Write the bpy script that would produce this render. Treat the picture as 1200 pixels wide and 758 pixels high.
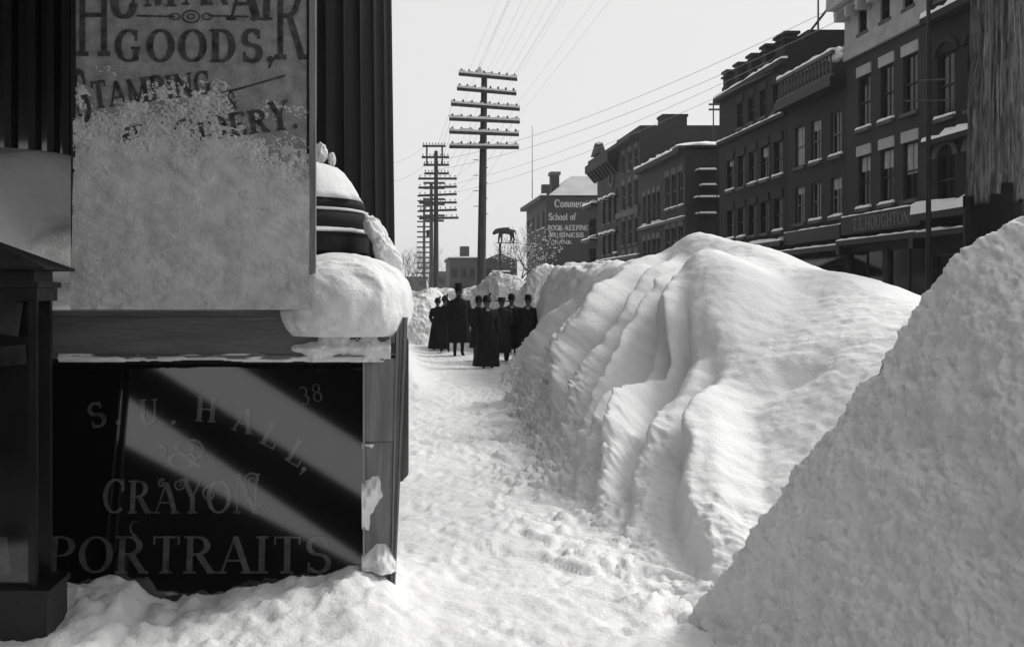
import bpy, bmesh, math, random
import numpy as np
from mathutils import Vector, Matrix

random.seed(7)
R = math.radians
scene = bpy.context.scene
for o in list(bpy.data.objects):
    bpy.data.objects.remove(o)

# ------------------------------------------------------------------ camera
CZ = 1.6            # eye height above the trodden path
FPX = 1100.0        # focal length in photo pixels (photo is 1200 wide)
VX, VY = 450.0, 348.0   # vanishing point of the street in the photo
cam_d = bpy.data.cameras.new("camera")
cam = bpy.data.objects.new("camera", cam_d)
scene.collection.objects.link(cam)
cam.location = (0, 0, CZ)
cam.rotation_euler = (R(90), 0, 0)
cam_d.sensor_width = 36
cam_d.lens = 36 * FPX / 1200
cam_d.shift_x = (600 - VX) / 1200
cam_d.shift_y = -(379 - VY) / 1200
cam_d.clip_start = 0.05
cam_d.clip_end = 3000
scene.camera = cam

# ------------------------------------------------------------------ sky, sun, exposure
SUN_EL, SUN_AZ = 42, 66        # azimuth measured from +Y (down the street) towards +X
world = bpy.data.worlds.new("World")
scene.world = world
world.use_nodes = True
nt = world.node_tree
nt.nodes.clear()
sky = nt.nodes.new("ShaderNodeTexSky")
sky.sky_type = 'NISHITA'
sky.sun_disc = False
sky.sun_elevation = R(SUN_EL)
sky.sun_rotation = R(SUN_AZ)
sky.air_density = 1.0
sky.dust_density = 3.0
bw = nt.nodes.new("ShaderNodeRGBToBW")
cloud = nt.nodes.new("ShaderNodeMix")      # thick even cloud over the clear sky
cloud.data_type = 'RGBA'
cloud.inputs[0].default_value = 0.86
cloud.inputs[7].default_value = (6.9, 6.85, 6.9, 1)
bg = nt.nodes.new("ShaderNodeBackground")
bg.inputs[1].default_value = 0.1
wo = nt.nodes.new("ShaderNodeOutputWorld")
nt.links.new(sky.outputs[0], bw.inputs[0])
nt.links.new(bw.outputs[0], cloud.inputs[6])
nt.links.new(cloud.outputs[2], bg.inputs[0])
nt.links.new(bg.outputs[0], wo.inputs[0])

sun_d = bpy.data.lights.new("sun", 'SUN')
sun_d.energy = 2.2
sun_d.angle = R(18)
sun_d.color = (1, 0.99, 0.98)
sun = bpy.data.objects.new("sun", sun_d)
scene.collection.objects.link(sun)
sd = Vector((math.sin(R(SUN_AZ)) * math.cos(R(SUN_EL)), math.cos(R(SUN_AZ)) * math.cos(R(SUN_EL)), math.sin(R(SUN_EL))))
sun.rotation_euler = (-sd).to_track_quat('-Z', 'Y').to_euler()
sun.location = (30, 30, 40)
vs = scene.view_settings
vs.view_transform = 'Standard'
vs.look = 'None'
vs.exposure = 0.36
vs.gamma = 1.0
vs.use_curve_mapping = False

# ------------------------------------------------------------------ helpers
def P(px, py, d):
    """photo pixel at distance d down the street -> world point"""
    return Vector(((px - VX) / FPX * d, d, CZ + (VY - py) / FPX * d))
def ZH(py, d): return CZ + (VY - py) / FPX * d
def XH(px, d): return (px - VX) / FPX * d

def _hash(ix, iy, iz, seed):
    h = (ix * 374761393 + iy * 668265263 + iz * 2147483647 + seed * 974634777) & 0xFFFFFFFF
    h = ((h ^ (h >> 13)) * 1274126177) & 0xFFFFFFFF
    h = h ^ (h >> 16)
    return (h & 0xFFFF).astype(np.float64) / 65535.0 * 2 - 1
def vnoise(x, y, z, seed=0):
    x, y, z = np.broadcast_arrays(np.asarray(x, float), np.asarray(y, float), np.asarray(z, float))
    fx, fy, fz = np.floor(x), np.floor(y), np.floor(z)
    ix, iy, iz = fx.astype(np.int64), fy.astype(np.int64), fz.astype(np.int64)
    u, v, w = x - fx, y - fy, z - fz
    u = u * u * u * (u * (u * 6 - 15) + 10); v = v * v * v * (v * (v * 6 - 15) + 10); w = w * w * w * (w * (w * 6 - 15) + 10)
    r = 0
    for dx in (0, 1):
        for dy in (0, 1):
            for dz in (0, 1):
                c = _hash(ix + dx, iy + dy, iz + dz, seed)
                r = r + c * (u if dx else 1 - u) * (v if dy else 1 - v) * (w if dz else 1 - w)
    return r
def fbm(x, y, z, oct=4, seed=0, gain=0.5):
    a, s, r = 1.0, 1.0, 0
    for k in range(oct):
        r = r + a * vnoise(x * s + 17.3 * k, y * s - 9.1 * k, z * s + 3.7 * k, seed + k)
        a *= gain; s *= 2.03
    return r
def sstep(a, b, x):
    t = np.clip((x - a) / (b - a), 0, 1)
    return t * t * (3 - 2 * t)

COL = scene.collection
class MB:
    def __init__(self): self.v = []; self.f = []; self.mi = []
    def add(self, vs, fs, mi=0):
        n = len(self.v)
        self.v += [tuple(p) for p in vs]
        self.f += [tuple(i + n for i in f) for f in fs]
        self.mi += [mi] * len(fs)
        return self
    def box(self, x0, x1, y0, y1, z0, z1, mi=0):
        return self.add([(x0,y0,z0),(x1,y0,z0),(x1,y1,z0),(x0,y1,z0),(x0,y0,z1),(x1,y0,z1),(x1,y1,z1),(x0,y1,z1)],
                 [(0,3,2,1),(4,5,6,7),(0,1,5,4),(1,2,6,5),(2,3,7,6),(3,0,4,7)], mi)
    def hexa(self, b, t, mi=0):     # bottom 4 pts, top 4 pts
        return self.add(list(b) + list(t), [(0,3,2,1),(4,5,6,7),(0,1,5,4),(1,2,6,5),(2,3,7,6),(3,0,4,7)], mi)
    def quad(self, a, b, c, d, mi=0): return self.add([a, b, c, d], [(0, 1, 2, 3)], mi)
    def tube(self, pts, rad, n=8, cap=True, mi=0):
        pts = [Vector(p) for p in pts]
        if not hasattr(rad, '__len__'): rad = [rad] * len(pts)
        vs, fs = [], []
        up = None
        for i, p in enumerate(pts):
            t = (pts[min(i + 1, len(pts) - 1)] - pts[max(i - 1, 0)]).normalized()
            if up is None:
                up = Vector((0, 0, 1)) if abs(t.z) < .9 else Vector((1, 0, 0))
            a = t.cross(up).normalized(); b = a.cross(t).normalized(); up = b
            for k in range(n):
                an = 2 * math.pi * k / n
                vs.append(p + (a * math.cos(an) + b * math.sin(an)) * rad[i])
        for i in range(len(pts) - 1):
            for k in range(n):
                k2 = (k + 1) % n
                fs.append((i*n+k, i*n+k2, (i+1)*n+k2, (i+1)*n+k))
        if cap:
            fs.append(tuple(reversed(range(n)))); fs.append(tuple((len(pts)-1)*n + k for k in range(n)))
        return self.add(vs, fs, mi)
    def lathe(self, prof, n=24, cx=0, cy=0, sx=1, sy=1, cap=True, rf=None, mi=0):
        vs, fs = [], []
        for (r, z) in prof:
            for k in range(n):
                a = 2 * math.pi * k / n
                rr = r * (rf(a, z) if rf else 1)
                vs.append((cx + sx * rr * math.cos(a), cy + sy * rr * math.sin(a), z))
        m = len(prof)
        for i in range(m - 1):
            for k in range(n):
                k2 = (k + 1) % n
                fs.append((i*n+k, i*n+k2, (i+1)*n+k2, (i+1)*n+k))
        if cap:
            fs.append(tuple(reversed(range(n)))); fs.append(tuple((m-1)*n + k for k in range(n)))
        return self.add(vs, fs, mi)
    def grid(self, X, Y, Z, mi=0, flip=False):
        nr, nc = X.shape
        vs = np.stack([X.ravel(), Y.ravel(), Z.ravel()], 1).tolist()
        idx = np.arange(nr * nc).reshape(nr, nc)
        q = np.stack([idx[:-1,:-1], idx[:-1,1:], idx[1:,1:], idx[1:,:-1]], -1).reshape(-1, 4)
        if flip: q = q[:, ::-1]
        n = len(self.v)
        self.v += [tuple(p) for p in vs]
        self.f += [tuple(r) for r in (q + n).tolist()]
        self.mi += [mi] * len(q)
        return self
    def mesh(self, name, mat, smooth=False):
        me = bpy.data.meshes.new(name)
        me.from_pydata(self.v, [], self.f)
        mats = mat if isinstance(mat, (list, tuple)) else [mat]
        for m in mats: me.materials.append(m)
        if len(mats) > 1: me.polygons.foreach_set('material_index', self.mi)
        if smooth: me.polygons.foreach_set('use_smooth', [True] * len(me.polygons))
        me.update()
        return me
    def build(self, name, mat, parent=None, smooth=False, loc=None):
        return link(name, self.mesh(name, mat, smooth), parent, loc)
def link(name, me, parent=None, loc=None):
    o = bpy.data.objects.new(name, me); COL.objects.link(o)
    if parent is not None: o.parent = parent
    if loc is not None: o.location = loc
    return o
def tag(o, label, cat, group=None):
    o['label'] = label; o['category'] = cat
    if group: o['group'] = group
    return o
def empty(name, label, cat, loc=(0, 0, 0), group=None, rz=0):
    o = bpy.data.objects.new(name, None); COL.objects.link(o)
    o.empty_display_size = .2; o.location = loc; o.rotation_euler = (0, 0, rz)
    return tag(o, label, cat, group)
def struct(o): o['kind'] = 'structure'; return o

# ------------------------------------------------------------------ materials
def g3(v, t=0.0): return (v * (1 + t), v, v * (1 - t * .5), 1)
def mat(name, c, rough=.8, var=.25, scale=3.0, bump=0.0, bscale=None, spec=.3, coord='Object', stretch=(1, 1, 1), c2=None, detail=6, ior=1.45):
    m = bpy.data.materials.new(name); m.use_nodes = True
    t = m.node_tree; b = t.nodes["Principled BSDF"]
    b.inputs['Roughness'].default_value = rough
    b.inputs['Specular IOR Level'].default_value = spec
    b.inputs['IOR'].default_value = ior
    tc = t.nodes.new('ShaderNodeTexCoord'); mp = t.nodes.new('ShaderNodeMapping')
    mp.inputs['Scale'].default_value = stretch
    t.links.new(tc.outputs[coord], mp.inputs[0])
    n = t.nodes.new('ShaderNodeTexNoise'); n.inputs['Scale'].default_value = scale; n.inputs['Detail'].default_value = detail
    n.inputs['Roughness'].default_value = .62
    t.links.new(mp.outputs[0], n.inputs[0])
    cr = t.nodes.new('ShaderNodeValToRGB')
    lo = c * (1 - var); hi = (c * (1 + var)) if c2 is None else c2
    cr.color_ramp.elements[0].position = .3; cr.color_ramp.elements[1].position = .7
    cr.color_ramp.elements[0].color = (lo, lo, lo, 1); cr.color_ramp.elements[1].color = (hi, hi, hi, 1)
    t.links.new(n.outputs[0], cr.inputs[0]); t.links.new(cr.outputs[0], b.inputs['Base Color'])
    if bump:
        n2 = t.nodes.new('ShaderNodeTexNoise'); n2.inputs['Scale'].default_value = bscale or scale * 6
        n2.inputs['Detail'].default_value = 5
        t.links.new(mp.outputs[0], n2.inputs[0])
        bp = t.nodes.new('ShaderNodeBump'); bp.inputs['Strength'].default_value = min(1, bump); bp.inputs['Distance'].default_value = .02
        t.links.new(n2.outputs[0], bp.inputs['Height']); t.links.new(bp.outputs[0], b.inputs['Normal'])
    return m
def brickmat(name, c, mortar):
    m = mat(name, c, .85, .3, .6, 0)
    t = m.node_tree; b = t.nodes["Principled BSDF"]
    tc = t.nodes.new('ShaderNodeTexCoord'); sp = t.nodes.new('ShaderNodeSeparateXYZ'); cb = t.nodes.new('ShaderNodeCombineXYZ')
    ad = t.nodes.new('ShaderNodeMath')
    t.links.new(tc.outputs['Object'], sp.inputs[0])
    t.links.new(sp.outputs[0], ad.inputs[0]); t.links.new(sp.outputs[1], ad.inputs[1])
    t.links.new(ad.outputs[0], cb.inputs[0]); t.links.new(sp.outputs[2], cb.inputs[1])
    br = t.nodes.new('ShaderNodeTexBrick')
    br.inputs['Scale'].default_value = 1.0; br.inputs['Brick Width'].default_value = .24; br.inputs['Row Height'].default_value = .085
    br.inputs['Mortar Size'].default_value = .009
    br.inputs['Color1'].default_value = (c*.8,)*3 + (1,); br.inputs['Color2'].default_value = (c*1.2,)*3 + (1,)
    br.inputs['Mortar'].default_value = (mortar,)*3 + (1,)
    t.links.new(cb.outputs[0], br.inputs[0])
    mx = t.nodes.new('ShaderNodeMix'); mx.data_type = 'RGBA'; mx.inputs[0].default_value = .55
    old = b.inputs['Base Color'].links[0].from_socket
    t.links.new(old, mx.inputs[6]); t.links.new(br.outputs[0], mx.inputs[7]); t.links.new(mx.outputs[2], b.inputs['Base Color'])
    return m
def glassmat(name, c=.01, rough=.06, ior=1.5):
    m = mat(name, c, rough, .3, 2, 0, spec=.5, ior=ior)
    return m
def snowmat(name, c=.8, var=.03, bump=.35, bscale=60, scale=1.2, grain=True):
    m = mat(name, c, .75, var, scale, bump, bscale, spec=.15)
    t = m.node_tree
    bp = [n_ for n_ in t.nodes if n_.type == 'BUMP'][0]
    bp.inputs['Distance'].default_value = .012
    mp = [n_ for n_ in t.nodes if n_.type == 'MAPPING'][0]
    n3 = t.nodes.new('ShaderNodeTexNoise'); n3.inputs['Scale'].default_value = bscale * .23; n3.inputs['Detail'].default_value = 8; n3.inputs['Roughness'].default_value = .72
    t.links.new(mp.outputs[0], n3.inputs[0])
    b2 = t.nodes.new('ShaderNodeBump'); b2.inputs['Strength'].default_value = min(1, bump * 1.3); b2.inputs['Distance'].default_value = .03
    t.links.new(n3.outputs[0], b2.inputs['Height']); t.links.new(b2.outputs[0], bp.inputs['Normal'])
    return m
M = {}
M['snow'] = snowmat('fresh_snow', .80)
M['snow_path'] = snowmat('trodden_snow', .80, .05, .5, 26, 2.2)
M['snow_far'] = snowmat('snow_far', .80, .03, .2, 12)
M['snow_coarse'] = snowmat('cut_snow', .78, .07, .6, 40, 2.2)  # coarser snow, a touch more mottled
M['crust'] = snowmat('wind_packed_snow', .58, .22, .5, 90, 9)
M['brick_a'] = brickmat('dark_brick', .026, .036)
M['brick_b'] = brickmat('brown_brick', .018, .027)
M['brick_c'] = brickmat('sooty_brick', .011, .018)
M['brick_far'] = brickmat('far_brick', .024, .036)
M['stone_light'] = mat('pale_stone', .30, .8, .2, 1.5, .2)
M['stone_mid'] = mat('brown_stone', .075, .8, .3, 2, .2)
M['stone_dark'] = mat('dark_stone', .015, .8, .35, 2, .3)
M['trim'] = mat('window_paint', .10, .6, .3, 4)
M['trim_dark'] = mat('dark_paint', .012, .55, .3, 4, .1)
M['pane'] = glassmat('window_glass', .006, .12, 1.35)
M['blind'] = mat('roller_blind', .30, .9, .3, 3)
M['shop_dark'] = mat('shop_interior', .008, .9, .4, 2)
M['letter_pale'] = mat('pale_sign_paint', .38, .7, .3, 4)
M['letter_dim'] = mat('dim_sign_paint', .12, .7, .4, 4)
M['pole'] = mat('pole_wood', .075, .85, .4, 2, .4, 30, stretch=(6, 6, .5))
M['iron'] = mat('black_iron', .012, .5, .4, 6, .1)
M['wire'] = mat('frosted_wire', .3, .7, .2, 1)
M['porcelain'] = mat('insulator_glass', .06, .35, .2, 3)
M['bark'] = mat('bark', .10, .95, .9, 7, 1.0, 16, stretch=(5, 5, .42), detail=10)
M['branch'] = mat('branch', .05, .9, .3, 3)
M['board'] = mat('sign_board_paint', .27, .8, .35, 14, .5, 110)
M['letter_black'] = mat('black_sign_paint', .008, .7, .5, 22, c2=.10, detail=9)
M['wood_grey'] = mat('weathered_wood', .12, .6, .35, 3, .4, 18, stretch=(.5, 4, 4), spec=.5)
M['wood_post'] = mat('post_wood', .21, .75, .4, 3, .5, 24, stretch=(5, 5, .5))
M['wood_dark'] = mat('black_varnished_wood', .009, .35, .5, 5, .2, 20, spec=.4)
M['black_glass'] = glassmat('painted_black_glass', .004, .055, 2.0)
M['case_glass'] = None
M['letter_glass'] = mat('gilt_letter', .075, .07, .5, 16, spec=.5, ior=2.0)
M['card'] = mat('portrait_card', .09, .8, .5, 5)
M['column'] = mat('black_painted_iron', .011, .6, .4, 2.5, .2, 20, stretch=(3, 3, .4))
M['cloth'] = mat('black_wool', .012, .95, .4, 10, .3)
M['cloth2'] = mat('dark_wool', .018, .95, .4, 10, .3)
M['cloth3'] = mat('charcoal_wool', .024, .95, .4, 10, .3)
M['felt'] = mat('black_felt', .008, .8, .3, 12)
M['skin'] = mat('skin', .16, .6, .2, 6)
M['hair'] = mat('dark_hair', .02, .7, .3, 30)
M['linen'] = mat('white_linen', .45, .8, .1, 8)
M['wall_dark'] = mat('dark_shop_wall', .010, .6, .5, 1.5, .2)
M['floor_dark'] = mat('added_floor_boards', .035, .8, .4, 2, .3, 12)

def pane_clear():
    m = bpy.data.materials.new('case_glass'); m.use_nodes = True
    t = m.node_tree; t.nodes.clear()
    o = t.nodes.new('ShaderNodeOutputMaterial'); mx = t.nodes.new('ShaderNodeMixShader')
    tr = t.nodes.new('ShaderNodeBsdfTransparent'); gl = t.nodes.new('ShaderNodeBsdfGlossy')
    gl.inputs['Roughness'].default_value = .08
    fr = t.nodes.new('ShaderNodeFresnel'); fr.inputs[0].default_value = 1.5
    t.links.new(fr.outputs[0], mx.inputs[0]); t.links.new(tr.outputs[0], mx.inputs[1]); t.links.new(gl.outputs[0], mx.inputs[2])
    t.links.new(mx.outputs[0], o.inputs[0])
    return m
M['case_glass'] = pane_clear()

# ------------------------------------------------------------------ lettering (own stroke alphabet)
class Glyphs:
    def __init__(s, tk=.17, tn=.06, serif=True): s.tk, s.tn, s.serif = tk, tn, serif
    def line(s, q, x0, y0, x1, y1, w):
        dx, dy = x1 - x0, y1 - y0; L = math.hypot(dx, dy) or 1
        nx, ny = -dy / L * w / 2, dx / L * w / 2
        q.append([(x0+nx, y0+ny), (x0-nx, y0-ny), (x1-nx, y1-ny), (x1+nx, y1+ny)])
    def arc(s, q, cx, cy, rx, ry, a0, a1, wt=None, wn=None, n=18):
        wt = wt or s.tk; wn = wn or s.tn
        pts = []
        for i in range(n + 1):
            a = R(a0 + (a1 - a0) * i / n)
            w = wn + (wt - wn) * abs(math.cos(a)) ** 1.3
            pts.append((cx + rx * math.cos(a), cy + ry * math.sin(a), math.cos(a), math.sin(a), w))
        for A, B in zip(pts[:-1], pts[1:]):
            q.append([(A[0]+A[2]*A[4]/2, A[1]+A[3]*A[4]/2), (A[0]-A[2]*A[4]/2, A[1]-A[3]*A[4]/2),
                      (B[0]-B[2]*B[4]/2, B[1]-B[3]*B[4]/2), (B[0]+B[2]*B[4]/2, B[1]+B[3]*B[4]/2)])
    def ser(s, q, x, y, w=.30):
        if s.serif: s.line(q, x - w/2, y, x + w/2, y, .055)
    def stem(s, q, x, y0=0, y1=1, w=None, sv=(1, 1)):
        w = w or s.tk
        s.line(q, x, y0, x, y1, w)
        if sv[0]: s.ser(q, x, y0 + .027, w + .16)
        if sv[1]: s.ser(q, x, y1 - .027, w + .16)
    def get(s, ch):
        q = []; tk, tn = s.tk, s.tn
        if ch == 'A':
            s.line(q, .06, 0, .38, 1, tn); s.line(q, .38, .98, .70, 0, tk); s.line(q, .17, .34, .60, .34, tn); s.ser(q, .07, .027, .24); s.ser(q, .70, .027, .32); w = .80
        elif ch == 'B':
            s.stem(q, .14); s.arc(q, .30, .745, .24, .23, -90, 90); s.arc(q, .30, .27, .28, .245, -90, 90); s.line(q, .1, .51, .32, .51, tn); s.line(q, .1, .97, .3, .97, tn); s.line(q, .1, .03, .3, .03, tn); w = .68
        elif ch == 'C':
            s.arc(q, .40, .5, .33, .47, 48, 312); s.line(q, .64, .62, .64, .98, tn); w = .76
        elif ch == 'D':
            s.stem(q, .14); s.arc(q, .30, .5, .36, .47, -90, 90); s.line(q, .1, .97, .32, .97, tn); s.line(q, .1, .03, .32, .03, tn); w = .80
        elif ch == 'E':
            s.stem(q, .14); s.line(q, .1, .97, .60, .97, tn); s.line(q, .1, .03, .62, .03, tn); s.line(q, .1, .5, .48, .5, tn); s.line(q, .58, .80, .58, 1, tn); s.line(q, .60, 0, .60, .22, tn); w = .70
        elif ch == 'G':
            s.arc(q, .40, .5, .33, .47, 48, 300); s.line(q, .64, .64, .64, .98, tn); s.line(q, .63, 0.04, .63, .42, tk * .8); s.ser(q, .62, .43, .3); w = .82
        elif ch == 'H':
            s.stem(q, .14); s.stem(q, .66); s.line(q, .14, .5, .66, .5, tn); w = .82
        elif ch == 'I': s.stem(q, .16); w = .34
        elif ch == 'K':
            s.stem(q, .14); s.line(q, .2, .4, .64, .98, tn); s.line(q, .32, .58, .70, 0, tk); s.ser(q, .7, .027, .3); w = .80
        elif ch == 'L':
            s.stem(q, .14); s.line(q, .1, .03, .60, .03, tn); s.line(q, .59, 0, .59, .26, tn); w = .68
        elif ch == 'M':
            s.stem(q, .10, w=tn); s.stem(q, .84); s.line(q, .10, .98, .46, .05, tk); s.line(q, .46, .05, .84, .98, tn); w = 1.0
        elif ch == 'N':
            s.stem(q, .10, w=tn); s.stem(q, .72, w=tn); s.line(q, .10, .97, .72, .03, tk); w = .84
        elif ch == 'O': s.arc(q, .42, .5, .34, .47, 0, 360, n=32); w = .84
        elif ch == 'P':
            s.stem(q, .14); s.arc(q, .30, .72, .27, .25, -90, 90); s.line(q, .1, .97, .32, .97, tn); s.line(q, .1, .47, .32, .47, tn); w = .66
        elif ch == 'R':
            s.stem(q, .14); s.arc(q, .30, .74, .26, .23, -90, 90); s.line(q, .1, .97, .32, .97, tn); s.line(q, .1, .51, .32, .51, tn); s.line(q, .36, .5, .66, .02, tk); s.ser(q, .68, .027, .22); w = .78
        elif ch == 'S':
            s.arc(q, .32, .74, .23, .23, 35, 270, tk * .9, tn * 1.5); s.arc(q, .32, .27, .25, .24, 90, -145, tk * .9, tn * 1.5); s.line(q, .53, .72, .53, .98, tn); s.line(q, .09, .02, .09, .3, tn); w = .64
        elif ch == 'T':
            s.stem(q, .36, sv=(1, 0)); s.line(q, .04, .97, .68, .97, tn); s.line(q, .06, .76, .06, 1, tn); s.line(q, .66, .76, .66, 1, tn); w = .72
        elif ch == 'U':
            s.line(q, .14, .3, .14, 1, tk); s.ser(q, .14, .973, .3); s.line(q, .62, .3, .62, 1, tn); s.ser(q, .62, .973, .24); s.arc(q, .38, .31, .24, .28, 180, 360); w = .78
        elif ch == 'V':
            s.line(q, .06, 1, .38, 0, tk); s.line(q, .38, .02, .68, 1, tn); s.ser(q, .07, .973, .3); s.ser(q, .68, .973, .22); w = .76
        elif ch == 'Y':
            s.line(q, .08, 1, .38, .45, tk); s.line(q, .38, .45, .66, 1, tn); s.stem(q, .38, 0, .48, sv=(1, 0)); s.ser(q, .08, .973, .28); s.ser(q, .66, .973, .22); w = .76
        elif ch == '3':
            s.arc(q, .26, .74, .19, .23, 150, -90, tk * .8); s.arc(q, .26, .27, .22, .25, 90, -150, tk * .8); w = .56
        elif ch == '8':
            s.arc(q, .27, .74, .18, .22, 0, 360, tk * .7); s.arc(q, .27, .26, .21, .25, 0, 360, tk * .8); w = .56
        elif ch == '&':
            s.arc(q, .36, .76, .16, .2, -40, 220, tk * .6); s.line(q, .24, .62, .68, .02, tk * .8); s.arc(q, .32, .28, .24, .26, 100, 330, tk * .8); s.line(q, .5, .16, .68, .46, tn); w = .8
        elif ch == '.': s.arc(q, .1, .08, .05, .05, 0, 360, .1, .1, 10); w = .26
        elif ch == ',': s.arc(q, .1, .08, .05, .05, 0, 360, .1, .1, 10); s.line(q, .15, .06, .06, -.18, .06); w = .28
        elif ch == '-': s.line(q, .05, .4, .35, .4, .09); w = .42
        elif ch == 'o': s.arc(q, .24, .32, .2, .3, 0, 360, tk * .8); w = .52
        elif ch == 'c': s.arc(q, .24, .32, .2, .3, 50, 310, tk * .8); w = .46
        elif ch == 'h': s.stem(q, .1, w=tk * .8, sv=(1, 0)); s.arc(q, .28, .36, .17, .26, 0, 150, tk * .8); s.line(q, .45, 0, .45, .4, tk * .8); w = .56
        elif ch == 'l': s.stem(q, .1, w=tk * .8, sv=(1, 0)); w = .24
        elif ch == 'f': s.line(q, .12, 0, .12, .8, tk * .8); s.arc(q, .25, .8, .13, .18, 20, 180, tk * .7); s.line(q, 0, .62, .3, .62, tn); w = .38
        elif ch == 'm':
            s.line(q, .1, 0, .1, .64, tk * .8); s.arc(q, .25, .42, .14, .2, 0, 160, tk * .7); s.line(q, .39, 0, .39, .42, tk * .8); s.arc(q, .53, .42, .14, .2, 0, 160, tk * .7); s.line(q, .67, 0, .67, .42, tk * .8); w = .78
        elif ch == 'e': s.arc(q, .24, .32, .2, .3, 0, 310, tk * .8); s.line(q, .06, .32, .44, .32, tn); w = .5
        elif ch == 'r': s.line(q, .1, 0, .1, .64, tk * .8); s.arc(q, .24, .44, .13, .18, 30, 160, tk * .7); w = .38
        elif ch == 'i': s.line(q, .1, 0, .1, .62, tk * .8); s.line(q, .1, .76, .1, .88, tk * .8); w = .22
        elif ch == 'a': s.arc(q, .22, .3, .18, .28, 0, 360, tk * .7); s.line(q, .42, 0, .42, .6, tk * .8); w = .54
        else: w = .4
        return q, w
def lettering(name, text, mat_, parent, place, size, width=None, tk=.17, tn=.06, track=.08, arcfn=None, depth=.004, hts=None, serif=True):
    """place(u,v,w)-> world point; text centred on u=0 with baseline v=0. arcfn(u)->(dv, rot)"""
    G = Glyphs(tk, tn, serif)
    gl = [G.get(c) for c in text]
    tot = sum(g[1] + track for g in gl) - track
    k = (width / tot / size) if width else 1
    x = -tot / 2; cnt = 0
    for i, (q, w) in enumerate(gl):
        mb = MB()
        hs = hts[i] if hts else 1
        u0 = (x + w / 2) * size * k
        dv, rot = arcfn(u0) if arcfn else (0, 0)
        for poly in q:
            off = depth + cnt * 2e-5; cnt += 1
            pts = []
            for (a, b) in poly:
                lu = (a - w / 2) * size * k; lv = b * size * hs
                pts.append((u0 + lu * math.cos(rot) - lv * math.sin(rot), dv + lu * math.sin(rot) + lv * math.cos(rot)))
            n = len(pts)
            mb.add([place(a, b, off) for a, b in pts] + [place(a, b, 0) for a, b in pts],
                   [tuple(range(n)), tuple(reversed(range(n, 2*n)))] + [(j, j + n, (j + 1) % n + n, (j + 1) % n) for j in range(n)])
        x += w + track
        if mb.v: mb.build('letter', mat_, parent)

# ================================================================== THE SETTING: snow ground and path
def interp(x, pts):
    pts = sorted(pts); return np.interp(x, [p[0] for p in pts], [p[1] for p in pts])
def smooth_interp(x, pts, w):
    return sum(interp(x + o * w, pts) for o in (-1, -.5, 0, .5, 1)) / 5

# wide sheet to the horizon
mb = MB()
xs = np.concatenate([np.linspace(-900, -40, 12), np.linspace(-30, 40, 60), np.linspace(50, 900, 12)])
ys = np.concatenate([np.linspace(-60, 40, 60), np.geomspace(42, 1800, 60)])
X, Y = np.meshgrid(xs, ys)
Z = -0.16 + .06 * fbm(X * .2, Y * .2, 0, 3, 5)
Z = Z + .5 * sstep(5.5, 8, X) * (1 - sstep(17, 19.5, X)) * sstep(2, 6, Y)
mb.grid(X, Y, Z)
struct(mb.build('snow_ground', M['snow_far'], smooth=True))

FOOT = [(3.5, 1.75), (4.6, 1.50), (5.8, 1.22), (8, 1.16), (10.2, 1.36), (14, 1.75), (18, 2.3), (21, 2.75), (23, 3.3), (24.5, 3.9)]
CREST_X = [(3.5, 4.2), (7.5, 4.3), (8.7, 4.35), (10, 4.27), (11.7, 4.04), (13, 4.0), (15.5, 4.0), (17.6, 4.0), (21, 4.05), (24.5, 4.3)]
CREST_Z = [(3.5, .9), (5.5, 1.15), (7.5, 1.50), (8.7, 1.71), (10, 2.0), (11.0, 2.24), (11.7, 2.31), (12.4, 2.28), (13.2, 2.26), (14.4, 2.13), (15.5, 2.08), (16.5, 2.22), (17.6, 2.29), (19.5, 2.27), (21, 2.17), (22.6, 2.05), (24.2, 1.7), (24.5, .6)]

# trodden path: fine sheet, rows spaced to the eye
ny, nx = 560, 300
yy = np.geomspace(2.55, 60, ny)
tt = np.linspace(0, 1, nx)
Y = np.repeat(yy[:, None], nx, 1)
xl = -3.2 + 0 * yy; xr = 2.6 + .12 * yy
X = xl[:, None] + (xr - xl)[:, None] * tt[None, :]
Z = .03 * fbm(X * .9, Y * .6, 0, 3, 11)
foot = smooth_interp(Y, FOOT, .4)
# heel-trodden dents along the middle, crumbs towards the drift
dent = np.clip(fbm(X * 4.6 + .4 * vnoise(X * 2, Y * 2, 5, 22), Y * 3.0, 1, 2, 21) - .2, 0, .6)
Z -= .035 * dent * sstep(-.3, .2, X) * (1 - sstep(foot - .2, foot + .1, X))
rub = sstep(foot - .75, foot + .05, X)
wx, wy = X + .12 * vnoise(X * 4, Y * 4, 7, 35), Y + .12 * vnoise(X * 4, Y * 4, 8, 36)
ch = np.clip(fbm(wx * 7.5, wy * 6.0, 2, 4, 31, .6) - .1, 0, 1) ** .8
Z += rub * (.05 * ch + .02 * fbm(wx * 19, wy * 15, 4, 2, 33))
Z += .010 * fbm(wx * 17, wy * 13, 3, 3, 41, .6)
# heap against the sign case at left and along its foot
hp = np.exp(-((Y - 4.85) / .42) ** 2) * sstep(.14, -.12, X)
prof = interp(X, [(-3, .12), (-1.9, .09), (-1.62, .09), (-1.55, .10), (-1.45, .13), (-1.3, .11), (-1.22, .02), (-1.08, .0), (-1.0, .02), (-.7, .08), (-.35, .15), (-.14, .22), (.0, .18), (.12, .10), (.3, .04), (.5, 0)])
Z += np.exp(-(np.maximum(0, 4.88 - Y) / .62) ** 2) * (prof + .035 * np.clip(fbm(X * 9, Y * 9, 6, 4, 51, .6), -.2, 1) * sstep(.3, -.1, X)) * sstep(6.0, 5.2, Y)
Z += .03 * sstep(.1, -.3, X) * np.clip(fbm(X * 3, Y * 3, 8, 3, 61), -.3, 1) * sstep(5, 4.5, Y)
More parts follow.
